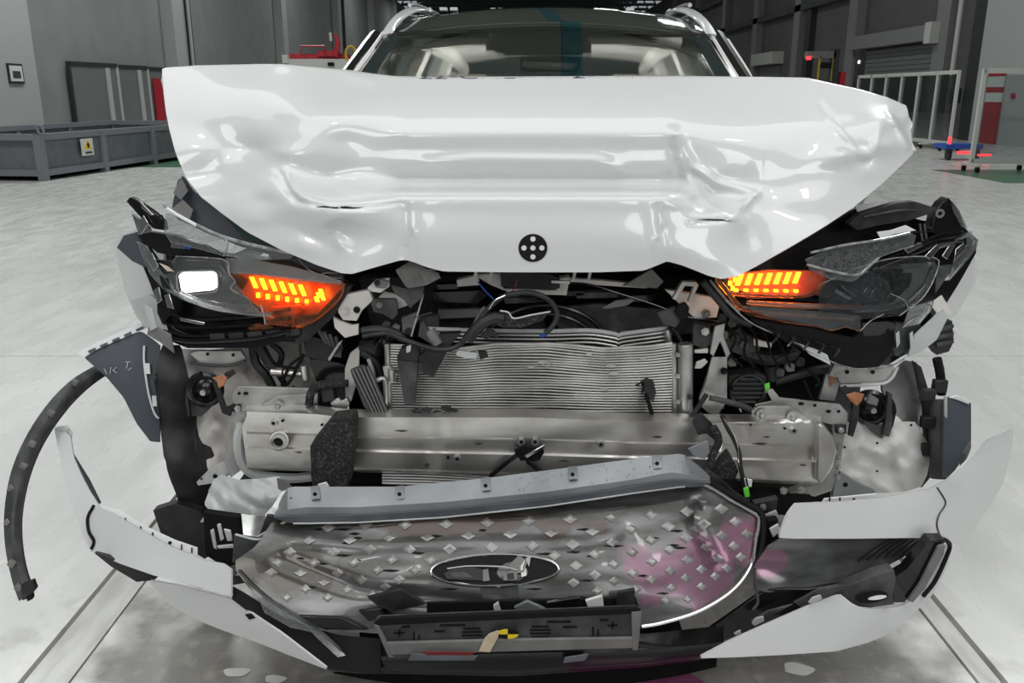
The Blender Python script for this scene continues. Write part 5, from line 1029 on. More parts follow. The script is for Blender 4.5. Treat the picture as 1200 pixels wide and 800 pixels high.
# ---------------------------------------------------------------- torn-off bumper cover
gm = mat('grille_skin', (0.135, 0.135, 0.135), 0.22, 0.5, coat=0.4, c2=(0.05, 0.047, 0.044), ns=9, lo=0.36, hi=0.66, rv=0.2, stretch=(1, 2, 5))
def stain(m, ctr, rad, colr, nsc=9.0, amp=.5, mx=.8):  # blends in a noise-edged colour patch: dirt marks and painted pink reflections
    nt, b = m.node_tree, m.node_tree.nodes['Principled BSDF']; geo = nt.nodes.new('ShaderNodeNewGeometry')
    v = nt.nodes.new('ShaderNodeVectorMath'); v.operation = 'SUBTRACT'; v.inputs[1].default_value = ctr; nt.links.new(geo.outputs['Position'], v.inputs[0])
    s_ = nt.nodes.new('ShaderNodeVectorMath'); s_.operation = 'DIVIDE'; s_.inputs[1].default_value = rad; nt.links.new(v.outputs[0], s_.inputs[0])
    l = nt.nodes.new('ShaderNodeVectorMath'); l.operation = 'LENGTH'; nt.links.new(s_.outputs[0], l.inputs[0])
    n = nt.nodes.new('ShaderNodeTexNoise'); n.inputs['Scale'].default_value = nsc; n.inputs['Detail'].default_value = 6; nt.links.new(geo.outputs['Position'], n.inputs['Vector'])
    r = nt.nodes.new('ShaderNodeMapRange'); r.inputs[1].default_value = .25; r.inputs[2].default_value = .75; r.inputs[3].default_value = -amp; r.inputs[4].default_value = amp; nt.links.new(n.outputs['Fac'], r.inputs[0])
    a = nt.nodes.new('ShaderNodeMath'); a.operation = 'ADD'; nt.links.new(l.outputs['Value'], a.inputs[0]); nt.links.new(r.outputs[0], a.inputs[1])
    q = nt.nodes.new('ShaderNodeMapRange'); q.inputs[1].default_value = 1.15; q.inputs[2].default_value = .88; q.inputs[4].default_value = mx; nt.links.new(a.outputs[0], q.inputs[0])
    x = nt.nodes.new('ShaderNodeMix'); x.data_type = 'RGBA'; x.inputs[7].default_value = (*colr, 1); nt.links.new(q.outputs[0], x.inputs[0])
    old = b.inputs['Base Color'].links[0].from_socket; nt.links.new(old, x.inputs[6]); nt.links.new(x.outputs[2], b.inputs['Base Color'])
bc = P(600, 780, 1.6)
bump = thing('bumper_cover', 'torn-off front bumper cover with studded grille, hanging before the car', 'bumper', (bc.x, 1.7, 0.0))
gY = rbf([(300, 640, 1.62), (330, 605, 1.70), (450, 600, 1.70), (600, 600, 1.70), (750, 590, 1.71), (830, 575, 1.73), (885, 605, 1.70), (880, 660, 1.64), (300, 690, 1.57), (360, 720, 1.54), (450, 640, 1.635), (600, 640, 1.63), (750, 640, 1.635), (450, 690, 1.555), (600, 690, 1.545), (750, 690, 1.56), (450, 720, 1.535), (600, 725, 1.525), (750, 735, 1.53), (820, 710, 1.56), (400, 620, 1.672), (600, 620, 1.668), (350, 660, 1.605), (830, 640, 1.645), (600, 665, 1.575), (500, 665, 1.58), (700, 665, 1.58)])
def gcrease(x, y): return gY(x, y)+.010*math.exp(-(pl_dist(x, y, [(820, 590), (812, 612), (840, 660)])[0]/6)**2)-.006*math.exp(-(pl_dist(x, y, [(345, 632), (420, 640), (560, 636), (690, 636), (720, 626)])[0]/8)**2)+.008*math.exp(-(pl_dist(x, y, [(330, 655), (420, 690), (560, 706)])[0]/9)**2)
GT = [(276, 656), (300, 640), (318, 612), (345, 603), (420, 607), (520, 601), (640, 588), (760, 574), (815, 566), (836, 572), (889, 604)]
GB = [(276, 668), (300, 700), (330, 722), (380, 737), (440, 742), (520, 738), (700, 738), (760, 735), (800, 726), (850, 692), (880, 658), (889, 622)]
grille = sheet(GT, GB, gcrease, 90, 36, .006).obj('grille', 'grille_skin', bump, 'dented grey grille panel covered in diamond studs')
pc = P(800, 690, 1.56); stain(gm, (pc.x, pc.y, pc.z), (.11, .12, .06), (0.27, 0.10, 0.18), 8, .9, .55)  # the floor puddle's pink reflection, painted into the grille colour
pc = P(870, 650, 1.62); stain(gm, (pc.x, pc.y, pc.z), (.09, .1, .05), (0.30, 0.10, 0.19), 10, .6, .5)  # more of the puddle's reflection, painted in toward the right edge
pc = P(520, 612, 1.68); stain(gm, (pc.x, pc.y, pc.z), (.34, .1, .014), (0.07, 0.045, 0.035), 14, .7, .75)
pc = P(340, 670, 1.59); stain(gm, (pc.x, pc.y, pc.z), (.13, .2, .03), (0.05, 0.042, 0.03), 16, .8, .8)
# diamond studs: one shared mesh
sm = bpy.data.meshes.new('stud'); s_ = .0165
sm.from_pydata([(-s_, 0, 0), (0, -s_*.75, 0), (s_, 0, 0), (0, s_*.75, 0), (-s_*.45, 0, .0016), (0, -s_*.35, .0016), (s_*.45, 0, .0016), (0, s_*.35, .0016)], [], [(0, 1, 5, 4), (1, 2, 6, 5), (2, 3, 7, 6), (3, 0, 4, 7), (4, 5, 6, 7), (3, 2, 1, 0)])
mat('stud_metal', (0.31, 0.305, 0.30), 0.32, 0.4, c2=(0.20, 0.19, 0.18), ns=30); sm.materials.append(MAT['stud_metal'])
def stud(px, py, sc):
    e = 3.0; f = gcrease
    p = P(px, py, f(px, py)); du = P(px+e, py, f(px+e, py))-P(px-e, py, f(px-e, py)); dv = P(px, py-e, f(px, py-e))-P(px, py+e, f(px, py+e))
    n = du.cross(dv).normalized(); x = du.normalized(); y = n.cross(x)
    o = bpy.data.objects.new('stud', sm); col.objects.link(o)
    if n.y > 0: n = -n; y = n.cross(x)
    o.matrix_local = Matrix.Translation(p+n*.0015-WL[grille.name]) @ Matrix((x, y, n)).transposed().to_4x4() @ Matrix.Scale(sc, 4); o.parent = grille
SR = [(0, [385, 429, 475, 523, 571, 620, 668, 716, 762, 805, 845], 615), (1, [362, 410, 456, 501, 549, 598, 646, 694, 740, 783, 825, 862], 630), (2, [340, 391, 434, 480, 527, 576, 624, 671, 718, 763, 804, 846, 875], 644), (3, [326, 368, 415, 459, 505, 650, 697, 741, 785, 826, 860], 656), (4, [318, 352, 396, 442, 486, 675, 720, 764, 805, 842, 868], 668), (5, [380, 424, 468, 697, 742, 786, 822, 852], 679), (6, [358, 407, 452, 672, 720, 764, 804, 838], 689), (7, [336, 384, 436, 700, 745, 787, 822], 699), (8, [780, 806], 712)]
for r, X, y in SR:
    for x in X:
        yy = y-10*np.interp(x, [500, 700, 890], [0, .8, 2.2])*(1-.06*r)+(3 if x < 420 else 0)-(r > 5)*2
        a, b_ = np.interp(x, [q[0] for q in GT], [q[1] for q in GT]), np.interp(x, [q[0] for q in GB], [q[1] for q in GB])
        if a+4 < yy < b_-4 and not (((x-580)/80)**2+((yy-668)/24)**2 < 1): stud(x, yy, max(.62, 1.0-.035*r))
for k in range(34):
    x = random.uniform(340, 860); y = random.uniform(615, 700); w_ = random.uniform(4, 12)
    if ((x-580)/84)**2+((y-668)/26)**2 < 1: continue
    MB().prism([P(a, b, gcrease(a, b)-.0015) for a, b in ((x-w_, y), (x, y-1.3), (x+w_, y-.3), (x+w_*.3, y+1.3))], (0, .001, 0)).obj('scrape', 'matt_black', grille)
# emblem opening
ov = [(580+75*math.cos(t), 668+18.5*math.sin(t)-.02*75*math.cos(t)) for t in [2*math.pi*i/40 for i in range(40)]]
MB().prism([P(a, b, gcrease(580+(a-580)*.9, b)-.003) for a, b in ov], (0, .002, 0)).obj('emblem_recess', 'matt_black', grille)
tbr = MB().tube([P(a, b, gcrease(a, b)-.004) for a, b in ov+[ov[0]]], .0032, 8); tbr.obj('emblem_ring', 'chrome', grille, 'chrome oval ring of the missing emblem')
for l, m_ in ((((520, 672), (530, 666), (556, 664), (566, 668), (566, 680), (524, 678)), 'black_plastic'), (((528, 671), (560, 668), (562, 678), (530, 677)), 'grey_plastic'), (((566, 668), (572, 667), (574, 680), (566, 681)), 'mid_plastic'), (((590, 672), (600, 668), (606, 672), (606, 679), (590, 680)), 'mid_plastic'), (((594, 672), (602, 671), (603, 678), (595, 679)), 'black_plastic'), (((596, 663), (608, 651), (618, 658), (614, 670), (604, 672)), 'mid_plastic'), (((610, 664), (615, 656), (617, 674), (611, 676)), 'paper'), (((616, 655), (622, 652), (620, 664)), 'pale_plastic')):
    MB().prism([P(a, b, gcrease(a, b)-.006) for a, b in l], (0, .003, 0)).obj('emblem_clip', m_, grille)
tm = MB().tube([P(a, b, gcrease(a, b)-.007) for a, b in ((524, 666), (550, 663), (590, 664), (606, 668))], .0015, 6, 12); tm.obj('emblem_wire', 'pale_plastic', grille)
MB().prism([P(a, b, gcrease(a, b)-.002) for a, b in ((562, 689), (607, 688), (608, 700), (566, 701))], (0, .001, 0)).obj('sensor_pad', 'grey_plastic', grille)
# bright frame down the right side
MB().tube([P(a, b, gcrease(min(a, 884), b)-.006) for a, b in ((818, 566), (834, 572), (860, 588), (886, 603), (889, 612), (886, 632), (881, 660), (868, 682), (848, 700), (815, 718), (775, 730), (752, 734))], .0042, 8, 60).obj('grille_frame', 'chrome', bump, 'bright frame strip of the grille')
MB().tube([P(a, b, gcrease(min(a, 880), b)+.004) for a, b in ((822, 560), (850, 576), (878, 592), (893, 604), (893, 640), (884, 664))], .008, 8, 40).obj('grille_surround', 'matt_black', bump)
# top strip
tY = lambda x: np.interp(x, [318, 420, 600, 760, 830], [1.715, 1.715, 1.725, 1.735, 1.745])
top_e = [(322, 600), (335, 572), (345, 570), (420, 570), (468, 570), (569, 560), (640, 551), (700, 543), (760, 535), (800, 531), (822, 548), (832, 558)]
mid_e = [(322, 603), (340, 596), (360, 594), (420, 594), (520, 588), (640, 576), (740, 562), (785, 553), (808, 556), (832, 562)]
bot_e = [(322, 606), (340, 612), (360, 612), (420, 611), (520, 605), (640, 592), (740, 577), (800, 569), (812, 570), (832, 566)]
rows = []
for e, off in ((top_e, .0), (mid_e, -.046), (bot_e, -.042)):
    rows.append([P(x, np.interp(x, [q[0] for q in e], [q[1] for q in e]), tY(x)+off) for x in np.linspace(322, 832, 70)])
r2 = [rows[0], [a.lerp(b, .5) for a, b in zip(rows[0], rows[1])], rows[1], [a.lerp(b, .5)+Vector((0, -.002, 0)) for a, b in zip(rows[1], rows[2])], rows[2]]
strip = MB().grid(r2, .004).obj('top_strip', 'trim_strip', bump, 'grey upper mounting strip of the bumper', angle=.3)
MB().grid([[q+Vector((0, -.004, .001)) for q in r2[3]], [q+Vector((0, -.004, 0)) for q in r2[4]]], .002).obj('strip_lip', 'trim_lip', strip)
MB().tube([q+Vector((0, -.004, 0)) for q in rows[2][3:-4]], .002, 6).obj('strip_edge', 'pale_plastic', strip)
for px in (369, 468, 569, 671, 770):
    ty = np.interp(px, [q[0] for q in top_e], [q[1] for q in top_e]); MB().prism([P(px-5, ty, tY(px)-.004), P(px+5, ty-1, tY(px)-.004), P(px+6, ty+14, tY(px)-.034), P(px-4, ty+15, tY(px)-.034)], (0, .002, 0)).obj('strip_tab', 'trim_strip', strip); hole(px, ty+9, tY(px)-.034, .0045, strip)
for k in range(70):
    x = random.uniform(580, 815); f = random.uniform(.1, .9); ty = np.interp(x, [q[0] for q in top_e], [q[1] for q in top_e]); my = np.interp(x, [q[0] for q in mid_e], [q[1] for q in mid_e]); y = ty+(my-ty)*f; r_ = random.uniform(.3, .75)
    c = P(x, y, tY(x)-.046*f-.0035); MB().cyl(c, c+Vector((0, -.001, .0005)), r_*.0016, n=6).obj('dirt_speck', 'dirt', strip)
pp([(687, 550), (694, 546), (716, 543), (716, 549), (690, 553)], 1.785, .006, 'strip_clip', 'pale_plastic', strip); pp([(372, 568), (382, 565), (386, 571), (374, 572)], 1.765, .006, 'strip_clip', 'white_plastic', strip)
pp([(806, 526), (830, 516), (832, 530), (826, 538), (812, 534)], 1.80, .006, 'strip_flap', 'trim_strip', strip)
# crumpled left end of the strip
le = rbf([(312, 605, 1.70), (328, 585, 1.72), (345, 572, 1.74), (352, 570, 1.745), (340, 612, 1.69), (345, 595, 1.70)])
sheet([(311, 602), (320, 592), (330, 576), (344, 570), (352, 570)], [(311, 606), (318, 608), (334, 612), (345, 606), (352, 590)], lambda x, y: le(x, y)+.006*fold(x, y, 1.6), 24, 18, .006).obj('strip_end', 'white_plastic', strip, 'crumpled white end of the strip')
pp([(330, 600), (340, 582), (345, 585), (340, 612)], 1.69, .004, 'strip_fold', 'mid_plastic', strip)
pp([(312, 604), (318, 604), (330, 612), (316, 626), (300, 632), (304, 626)], 1.69, .01, 'corner_channel', 'black_plastic'if True else '', bump); MB().tube(pts([(300, 630), (318, 620), (336, 610)], 1.685), .003, 6, 8).obj('channel_edge', 'pale_plastic', bump)
# white plastic bottle-like duct behind, left
lv = rbf([(242, 590, 1.86), (260, 560, 1.90), (300, 565, 1.84), (350, 560, 1.86), (365, 580, 1.82), (320, 590, 1.80), (260, 605, 1.84), (340, 612, 1.82), (280, 580, 1.83)])
sheet([(240, 588), (250, 562), (260, 556), (280, 562), (310, 560), (326, 558), (345, 572), (368, 580)], [(240, 592), (252, 604), (270, 600), (300, 604), (330, 606), (345, 604), (368, 586)], lambda x, y: lv(x, y)+.012*fold(x, y), 50, 26, .005).obj('washer_duct', 'pale_plastic', car, 'pale translucent plastic duct left of the grille')
pp([(324, 560), (336, 562), (342, 572), (332, 580), (326, 574)], 1.82, .004, 'duct_mouth', 'mid_plastic'); pp([(234, 612), (244, 598), (252, 604), (250, 612)], 1.86, .004, 'duct_tear', 'pale_plastic')
# left bracket cluster
pp([(274, 626), (300, 630), (322, 630), (314, 640), (290, 652), (272, 660)], 1.66, .006, 'corner_bracket', 'grey_plastic', bump); MB().tube(pts([(276, 626), (300, 632), (316, 630), (324, 641)], 1.655), .0025, 6, 14).obj('bracket_edge', 'pale_plastic', bump)
for l in (((254, 615), (258, 614), (262, 632), (258, 634)), ((254, 640), (272, 638), (274, 642), (256, 643)), ((246, 622), (250, 620), (254, 644), (250, 642)), ((262, 620), (270, 622), (272, 634), (266, 634))): pp(l, 1.70, .006, 'clip_finger', 'pale_plastic', bump)
pp([(238, 600), (280, 606), (285, 660), (268, 668), (240, 650)], 1.78, .02, 'corner_support', 'matt_black', bump)
MB().cyl(P(274, 668, 1.60), P(274, 668, 1.592), .011, n=16).obj('parking_sensor', 'grey_plastic', bump); pp([(268, 676), (290, 674), (294, 682), (270, 686)], 1.60, .006, 'sensor_bracket', 'grey_plastic', bump)
# white corner panels: left
la = rbf([(64, 500, 1.97), (84, 512, 1.95), (75, 545, 1.90), (92, 550, 1.88), (100, 610, 1.78), (115, 592, 1.80), (106, 645, 1.73), (112, 620, 1.76)])
pA = sheet([(64, 501), (74, 502), (83, 512), (86, 535), (95, 556), (106, 577), (116, 592)], [(64, 504), (70, 535), (77, 565), (88, 602), (98, 632), (107, 646), (116, 642)], la, 24, 26, .005).obj('corner_panel', 'white_paint', bump, 'white bumper corner flap pointing up at the left')
pp([(64, 501), (78, 498), (84, 508), (82, 524), (72, 528), (68, 514)], 1.965, .006, 'panel_tab', 'white_plastic', pA)
for y in (503, 511, 519): pp([(70, y), (80, y-1), (80, y+3), (72, y+4)], 1.960, .004, 'tab_slot', 'pale_plastic', pA)
pp([(80, 535), (86, 533), (104, 562), (118, 590), (108, 592), (94, 566)], 1.93, .006, 'inner_lining', 'blue_grey', pA)
lbk = rbf([(106, 592, 1.79), (150, 612, 1.72), (210, 640, 1.65), (270, 666, 1.58), (106, 645, 1.73), (180, 672, 1.635), (270, 697, 1.555), (190, 650, 1.655)])
pB = sheet([(104, 604), (112, 592), (130, 600), (160, 618), (200, 640), (240, 656), (262, 660), (271, 667)], [(104, 640), (108, 646), (140, 660), (180, 674), (220, 684), (250, 692), (271, 698)], lbk, 36, 14, .005).obj('corner_panel', 'white_paint', bump, 'long white bumper side panel at the left')
MB().tube([P(a, b, lbk(a, b)-.003) for a, b in ((110, 592), (103, 606), (104, 622), (110, 634), (107, 643))], .004, 6, 20).obj('panel_gap', 'matt_black', pB)
fl2 = rbf([(112, 590, 1.80), (230, 650, 1.67), (170, 615, 1.735), (112, 600, 1.78), (230, 640, 1.68)])
sheet([(114, 591), (140, 597), (175, 618), (205, 632), (231, 641)], [(114, 594), (140, 606), (175, 628), (205, 643), (231, 653)], lambda x, y: fl2(x, y)+.012, 24, 4, .003).obj('mounting_edge', 'white_plastic', pB)
for px, py in ((146, 610), (164, 620), (178, 627), (212, 641), (224, 645)): pp([(px, py-3), (px+1.2, py-3), (px+1.2, py+3), (px, py+3)], fl2(px, py)+.006, .003, 'edge_slot', 'matt_black', pB, bev=0)
hole(199, 636, fl2(199, 636)+.006, .004, pB)
lc = rbf([(180, 682, 1.67), (270, 698, 1.575), (320, 735, 1.52), (382, 783, 1.475), (220, 716, 1.63), (300, 752, 1.54)])
pL = sheet([(176, 680), (210, 686), (250, 696), (272, 702), (300, 722), (330, 742), (382, 782)], [(176, 684), (196, 706), (225, 724), (260, 738), (300, 752), (340, 768), (382, 784)], lc, 32, 12, .005).obj('lower_panel', 'white_paint', bump, 'white lower bumper panel at the left'); MB().prism([P(a, b, lc(a, b)-.003) for a, b in ((287, 720), (294, 719), (299, 724), (292, 726))], (0, .002, 0)).obj('panel_hole', 'matt_black', pL)
pp([(110, 648), (140, 656), (185, 676), (180, 680), (160, 682), (130, 664)], 1.69, .012, 'side_wedge', 'black_plastic', bump)
# black gloss apron under the left of the grille
ba = rbf([(270, 690, 1.57), (300, 720, 1.54), (380, 780, 1.475), (340, 720, 1.55), (420, 750, 1.50), (450, 785, 1.465)])
sheet([(272, 686), (290, 696), (320, 716), (360, 734), (400, 744), (446, 748)], [(272, 702), (290, 716), (330, 742), (382, 783), (420, 788), (446, 790)], lambda x, y: ba(x, y)+.008, 24, 12, .006).obj('apron', 'matt_black', bump, 'black apron under the grille')
for l in (((303, 700), (320, 704), (352, 722), (372, 742), (340, 735), (310, 718)), ((350, 724), (366, 732), (392, 756), (405, 768), (396, 770), (372, 748))): MB().prism([P(a, b, ba(a, b)-.012) for a, b in l], (0, .003, 0)).obj('trim_shard', 'lens_hazy', bump)
MB().tube([P(a, b, ba(a, b)-.014) for a, b in ((280, 668), (300, 690), (330, 712), (370, 735), (400, 762))], .0025, 6, 20).obj('torn_seal', 'grey_plastic', bump)
# lower lip
lipY = lambda x: 1.465+.085*abs((x-600)/260)**2.4
rows = [[P(x, y0+np.interp(x, [330, 420, 600, 760, 850], dy), lipY(x)+o) for x in np.linspace(384, 848, 60)] for y0, o, dy in ((748, .05, [4, 2, 0, -6, -16]), (765, .0, [6, 4, 0, -4, -14]), (778, -.008, [-2, 3, 5, -3, -14]), (787, .004, [-8, 0, 4, -7, -20]), (789, .06, [-8, 0, 4, -7, -20]))]
lip = MB().grid(rows, .005).obj('lower_lip', 'black_gloss', bump, 'black lower lip of the bumper', angle=1.0)
MB().grid([[q+Vector((0, .05, -.0)) for q in rows[4]], [Vector((q.x, q.y+.05, .004)) for q in rows[4]]], .01, (0, 1, 0)).obj('lip_support', 'matt_black', bump)
pp([(482, 766), (560, 768), (556, 774), (478, 774)], 1.452, .002, 'reflector_strip', 'trim_lip', lip); pp([(662, 770), (690, 766), (686, 774), (660, 777)], 1.452, .002, 'reflector_strip', 'trim_lip', lip)
pp([(495, 763), (560, 764), (552, 768), (500, 768)], 1.452, .002, 'red_smear', 'dark_red', lip)
MB().bx(P(420, 720, 1.6).x, P(800, 720, 1.6).x, 1.60, 1.68, .02, .14).obj('lip_backing', 'matt_black', bump)
# debris slot above the plate
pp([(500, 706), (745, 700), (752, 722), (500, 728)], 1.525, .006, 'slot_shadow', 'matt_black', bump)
for l, m_ in (((430, 700), (470, 690), (500, 708), (452, 718)), 'black_plastic'), (((640, 706), (680, 700), (676, 716), (644, 718)), 'black_gloss'), (((602, 712), (618, 704), (640, 714), (612, 720)), 'trim_strip'), (((686, 704), (706, 698), (708, 712), (690, 714)), 'paper'), (((724, 694), (744, 690), (744, 712), (722, 714)), 'black_plastic'), (((578, 710), (584, 706), (588, 720), (580, 722)), 'pale_plastic'), (((420, 716), (452, 712), (462, 722), (432, 728)), 'black_gloss'), (((350, 722), (400, 724), (430, 738), (380, 738)), 'black_gloss'): pp(l, 1.512, .008, 'debris_piece', m_, bump)
# plate holder
ph = MB().prism(pts([(438, 731), (442, 726), (746, 714), (752, 717), (748, 762), (742, 764), (460, 772), (454, 770)], 1.472), (0, .018, 0)).obj('plate_holder', 'grey_plastic', bump, 'empty grey number plate holder', bev=.002)
pp([(438, 731), (446, 724), (746, 712), (752, 716), (746, 719), (444, 733)], 1.466, .008, 'holder_rim', 'matt_black', ph); pp([(438, 732), (444, 733), (462, 770), (456, 771)], 1.465, .008, 'holder_rim', 'mid_plastic', ph); pp([(740, 717), (752, 716), (748, 762), (741, 762)], 1.465, .008, 'holder_rim', 'mid_plastic', ph)
pp([(452, 753), (600, 749), (742, 747), (742, 760), (600, 764), (458, 768)], 1.463, .008, 'holder_ledge', 'mid_plastic', ph, bev=.003)
def slot(px, py, w_, h, Y=1.4695): return pp([(px-w_/2, py-h/2), (px+w_/2, py-h/2-.4), (px+w_/2, py+h/2-.4), (px-w_/2, py+h/2)], Y, .002, 'holder_slot', 'matt_black', ph, bev=0)
for cx in (468, 718): slot(cx, 742-(cx-468)*.035, 12, 1.8); slot(cx, 742-(cx-468)*.035, 2.2, 8)
for cx in (553, 633):
    for k in range(4): slot(cx, 737+4*k-(cx-553)*.03, 26-4*abs(k-1.5), 1.6)
for cx in (488, 698): slot(cx-3, 747-(cx-488)*.03, 1.6, 12); slot(cx+3, 749-(cx-488)*.03, 1.6, 9); slot(cx, 753-(cx-488)*.03, 8, 1.6)
for px, py, w_ in ((475, 735, 10), (515, 740, 12), (530, 733, 30), (655, 729, 28), (668, 735, 16), (708, 727, 10), (464, 757, 6), (470, 757, 4), (560, 750, 4), (630, 749, 4)): slot(px, py, w_, 1.8)
# yellow-black target sticker on tan tape
r_ = [(595+13*math.cos(t), 743+5.5*math.sin(t)) for t in [2*math.pi*i/24 for i in range(25)]]
for k in range(4):
    pp([(595, 743)]+r_[6*k:6*k+7], 1.458, .002, 'target_sticker', ('yellow', 'matt_black')[k % 2], ph, bev=0)
pp([(573, 743), (584, 739), (584, 746), (574, 764), (561, 763), (568, 748)], 1.456, .003, 'tape', 'tape_tan', ph, bev=0)
# right side of the bumper
ra = rbf([(915, 630, 1.60), (935, 592, 1.62), (1035, 585, 1.68), (1095, 575, 1.74), (1095, 630, 1.71), (1020, 630, 1.655), (1150, 540, 1.85), (1187, 505, 2.0), (1180, 560, 1.95), (1150, 620, 1.86), (1110, 660, 1.77), (1080, 700, 1.71), (1120, 600, 1.76), (1120, 560, 1.80)])
pR = sheet([(914, 624), (924, 600), (932, 590), (980, 588), (1030, 584), (1060, 578), (1090, 572), (1110, 562), (1130, 544), (1148, 524), (1160, 514), (1187, 503)], [(914, 630), (932, 631), (1000, 631), (1060, 630), (1095, 629), (1110, 633), (1125, 640), (1140, 622), (1158, 596), (1176, 566), (1187, 520)], ra, 60, 18, .005).obj('corner_panel', 'white_paint', bump, 'large white bumper corner at the right, curving upward')
MB().tube([P(a, b, ra(a, b)-.002) for a, b in ((1098, 571), (1104, 580), (1108, 590), (1100, 604), (1098, 616), (1102, 628))], .002, 6, 20).obj('panel_gap', 'grey_plastic', pR)
pp([(963, 589), (966, 584), (1028, 578), (1031, 584)], 1.69, .004, 'mounting_edge', 'white_plastic', pR)
for px in (972, 984): pp([(px, 583), (px+1.2, 583), (px+1.2, 588), (px, 588)], 1.687, .003, 'edge_slot', 'matt_black', pR, bev=0)
hole(1001, 585, 1.687, .003, pR)
ri = rbf([(1108, 470, 2.02), (1138, 470, 2.05), (1112, 550, 1.9), (1138, 520, 1.95)])
sheet([(1106, 470), (1112, 464), (1138, 472)], [(1106, 558), (1114, 558), (1138, 524)], ri, 12, 14, .006).obj('inner_lining', 'blue_grey', pR); MB().tube(pts([(1108, 464), (1108, 500), (1106, 560)], 1.99), .004, 6, 10).obj('lining_edge', 'pale_plastic', pR); pp([(1112, 466), (1122, 463), (1136, 470), (1136, 474), (1120, 468)], 2.03, .006, 'torn_edge', 'white_plastic', pR)
pp([(1128, 530), (1138, 516), (1138, 526), (1130, 545), (1124, 550)], 1.93, .003, 'lining_sticker', 'mid_plastic', pR)
# lower right panel
rl = rbf([(824, 770, 1.475), (985, 698, 1.60), (1050, 712, 1.64), (1110, 640, 1.78), (1080, 700, 1.72), (1020, 740, 1.60), (950, 766, 1.535), (1000, 712, 1.595)])
pQ = sheet([(822, 768), (860, 748), (900, 730), (950, 708), (984, 695), (1000, 708), (1014, 713), (1050, 712), (1064, 706), (1090, 680), (1112, 636)], [(822, 771), (860, 770), (920, 767), (980, 763), (1020, 752), (1050, 738), (1075, 715), (1095, 694), (1112, 660)], rl, 44, 14, .005).obj('lower_panel', 'white_paint', bump, 'white lower bumper panel at the right')
sd = mat('side_grille_skin', (0.13, 0.13, 0.13), 0.18, 0.5, coat=.4, c2=(0.04, 0.04, 0.04), ns=7, lo=.4, hi=.7, stretch=(1, 2, 5))
sg = rbf([(890, 660, 1.62), (912, 632, 1.625), (1095, 630, 1.73), (1060, 655, 1.70), (890, 700, 1.575), (980, 690, 1.61), (1000, 640, 1.67), (950, 660, 1.63)])
sG = sheet([(884, 662), (900, 640), (915, 631), (1000, 631), (1094, 630)], [(884, 690), (900, 694), (940, 690), (985, 684), (1030, 668), (1060, 652), (1094, 632)], lambda x, y: sg(x, y)+.012, 40, 14, .005).obj('side_grille', 'side_grille_skin', bump, 'dark striped side grille at the right')
pc = P(900, 660, 1.625); stain(MAT['side_grille_skin'], (pc.x, pc.y, pc.z), (.045, .1, .03), (0.30, 0.10, 0.19), 12, .5, .45)  # pink floor reflection tinted into the side grille colour
for k in range(9):
    x0, y0 = 1028+7.5*k, 634-.2*k; MB().tube([P(a, b, sg(a, b)+.004) for a, b in ((x0+16-k*.8, 631.5+k*.2), (x0-4+k*.6, 643+k*.3-.3*k), (x0-22+k*2.6, 657-k*1.2))], .0018, 6, 8).obj('grille_bar', 'matt_black', sG)
pp([(884, 700), (900, 690), (950, 690), (985, 684), (990, 694), (950, 712), (900, 732), (850, 750), (825, 766), (800, 762), (830, 738)], 1.60, .01, 'apron', 'black_gloss', bump)
for l in (((947, 706), (952, 700), (962, 697), (964, 702), (952, 708)), ((881, 730), (886, 724), (895, 722), (896, 728), (884, 734)), ((860, 742), (868, 738), (869, 742), (862, 745))): pp(l, 1.565, .004, 'mount_tab', 'pale_plastic', bump)
for l in (((930, 706), (960, 690), (1000, 684), (985, 692), (940, 712)), ((880, 728), (900, 716), (930, 708), (900, 724))): pp(l, 1.578, .006, 'apron_rib', 'grey_plastic', bump)
MB().tube([P(a, b, 1.565) for a, b in ((884, 664), (886, 690), (888, 706), (882, 714))], .003, 6, 14).obj('hanging_seal', 'grey_plastic', bump)
# fog lamp and surround
fp = pp([(984, 696), (1000, 684), (1030, 672), (1048, 668), (1050, 678), (1046, 700), (1048, 708), (1020, 712), (1000, 710)], 1.612, .03, 'fog_lamp_bezel', 'grey_plastic', bump, 'grey fog lamp bezel'); c = P(1022, 700, 1.606)
MB().prism([c+Vector((.034*math.cos(t), 0, .013*math.sin(t)+.004*math.cos(t))) for t in [2*math.pi*i/24 for i in range(24)]], (0, .004, 0)).obj('fog_lamp_cavity', 'matt_black', fp)
MB().prism([c+Vector((.010+.020*math.cos(t), -.003, .0055*math.sin(t)+.003*math.cos(t)+.002)) for t in [2*math.pi*i/18 for i in range(18)]], (0, .003, 0)).obj('fog_lamp_lens', 'chrome', fp)
pp([(1048, 676), (1062, 668), (1090, 632), (1108, 632), (1104, 646), (1076, 690), (1060, 706), (1046, 706)], 1.655, .03, 'side_vent', 'black_gloss', bump); pp([(1064, 704), (1078, 684), (1100, 640), (1108, 638), (1106, 650), (1084, 690), (1070, 706)], 1.645, .008, 'vent_blade', 'mid_plastic', bump)
MB().tube([P(a, b, ra(a, b)-.002) for a, b in ((1092, 630), (1106, 632), (1113, 638), (1110, 650), (1096, 680), (1082, 698))], .005, 8, 24).obj('vent_rim', 'matt_black', bump)
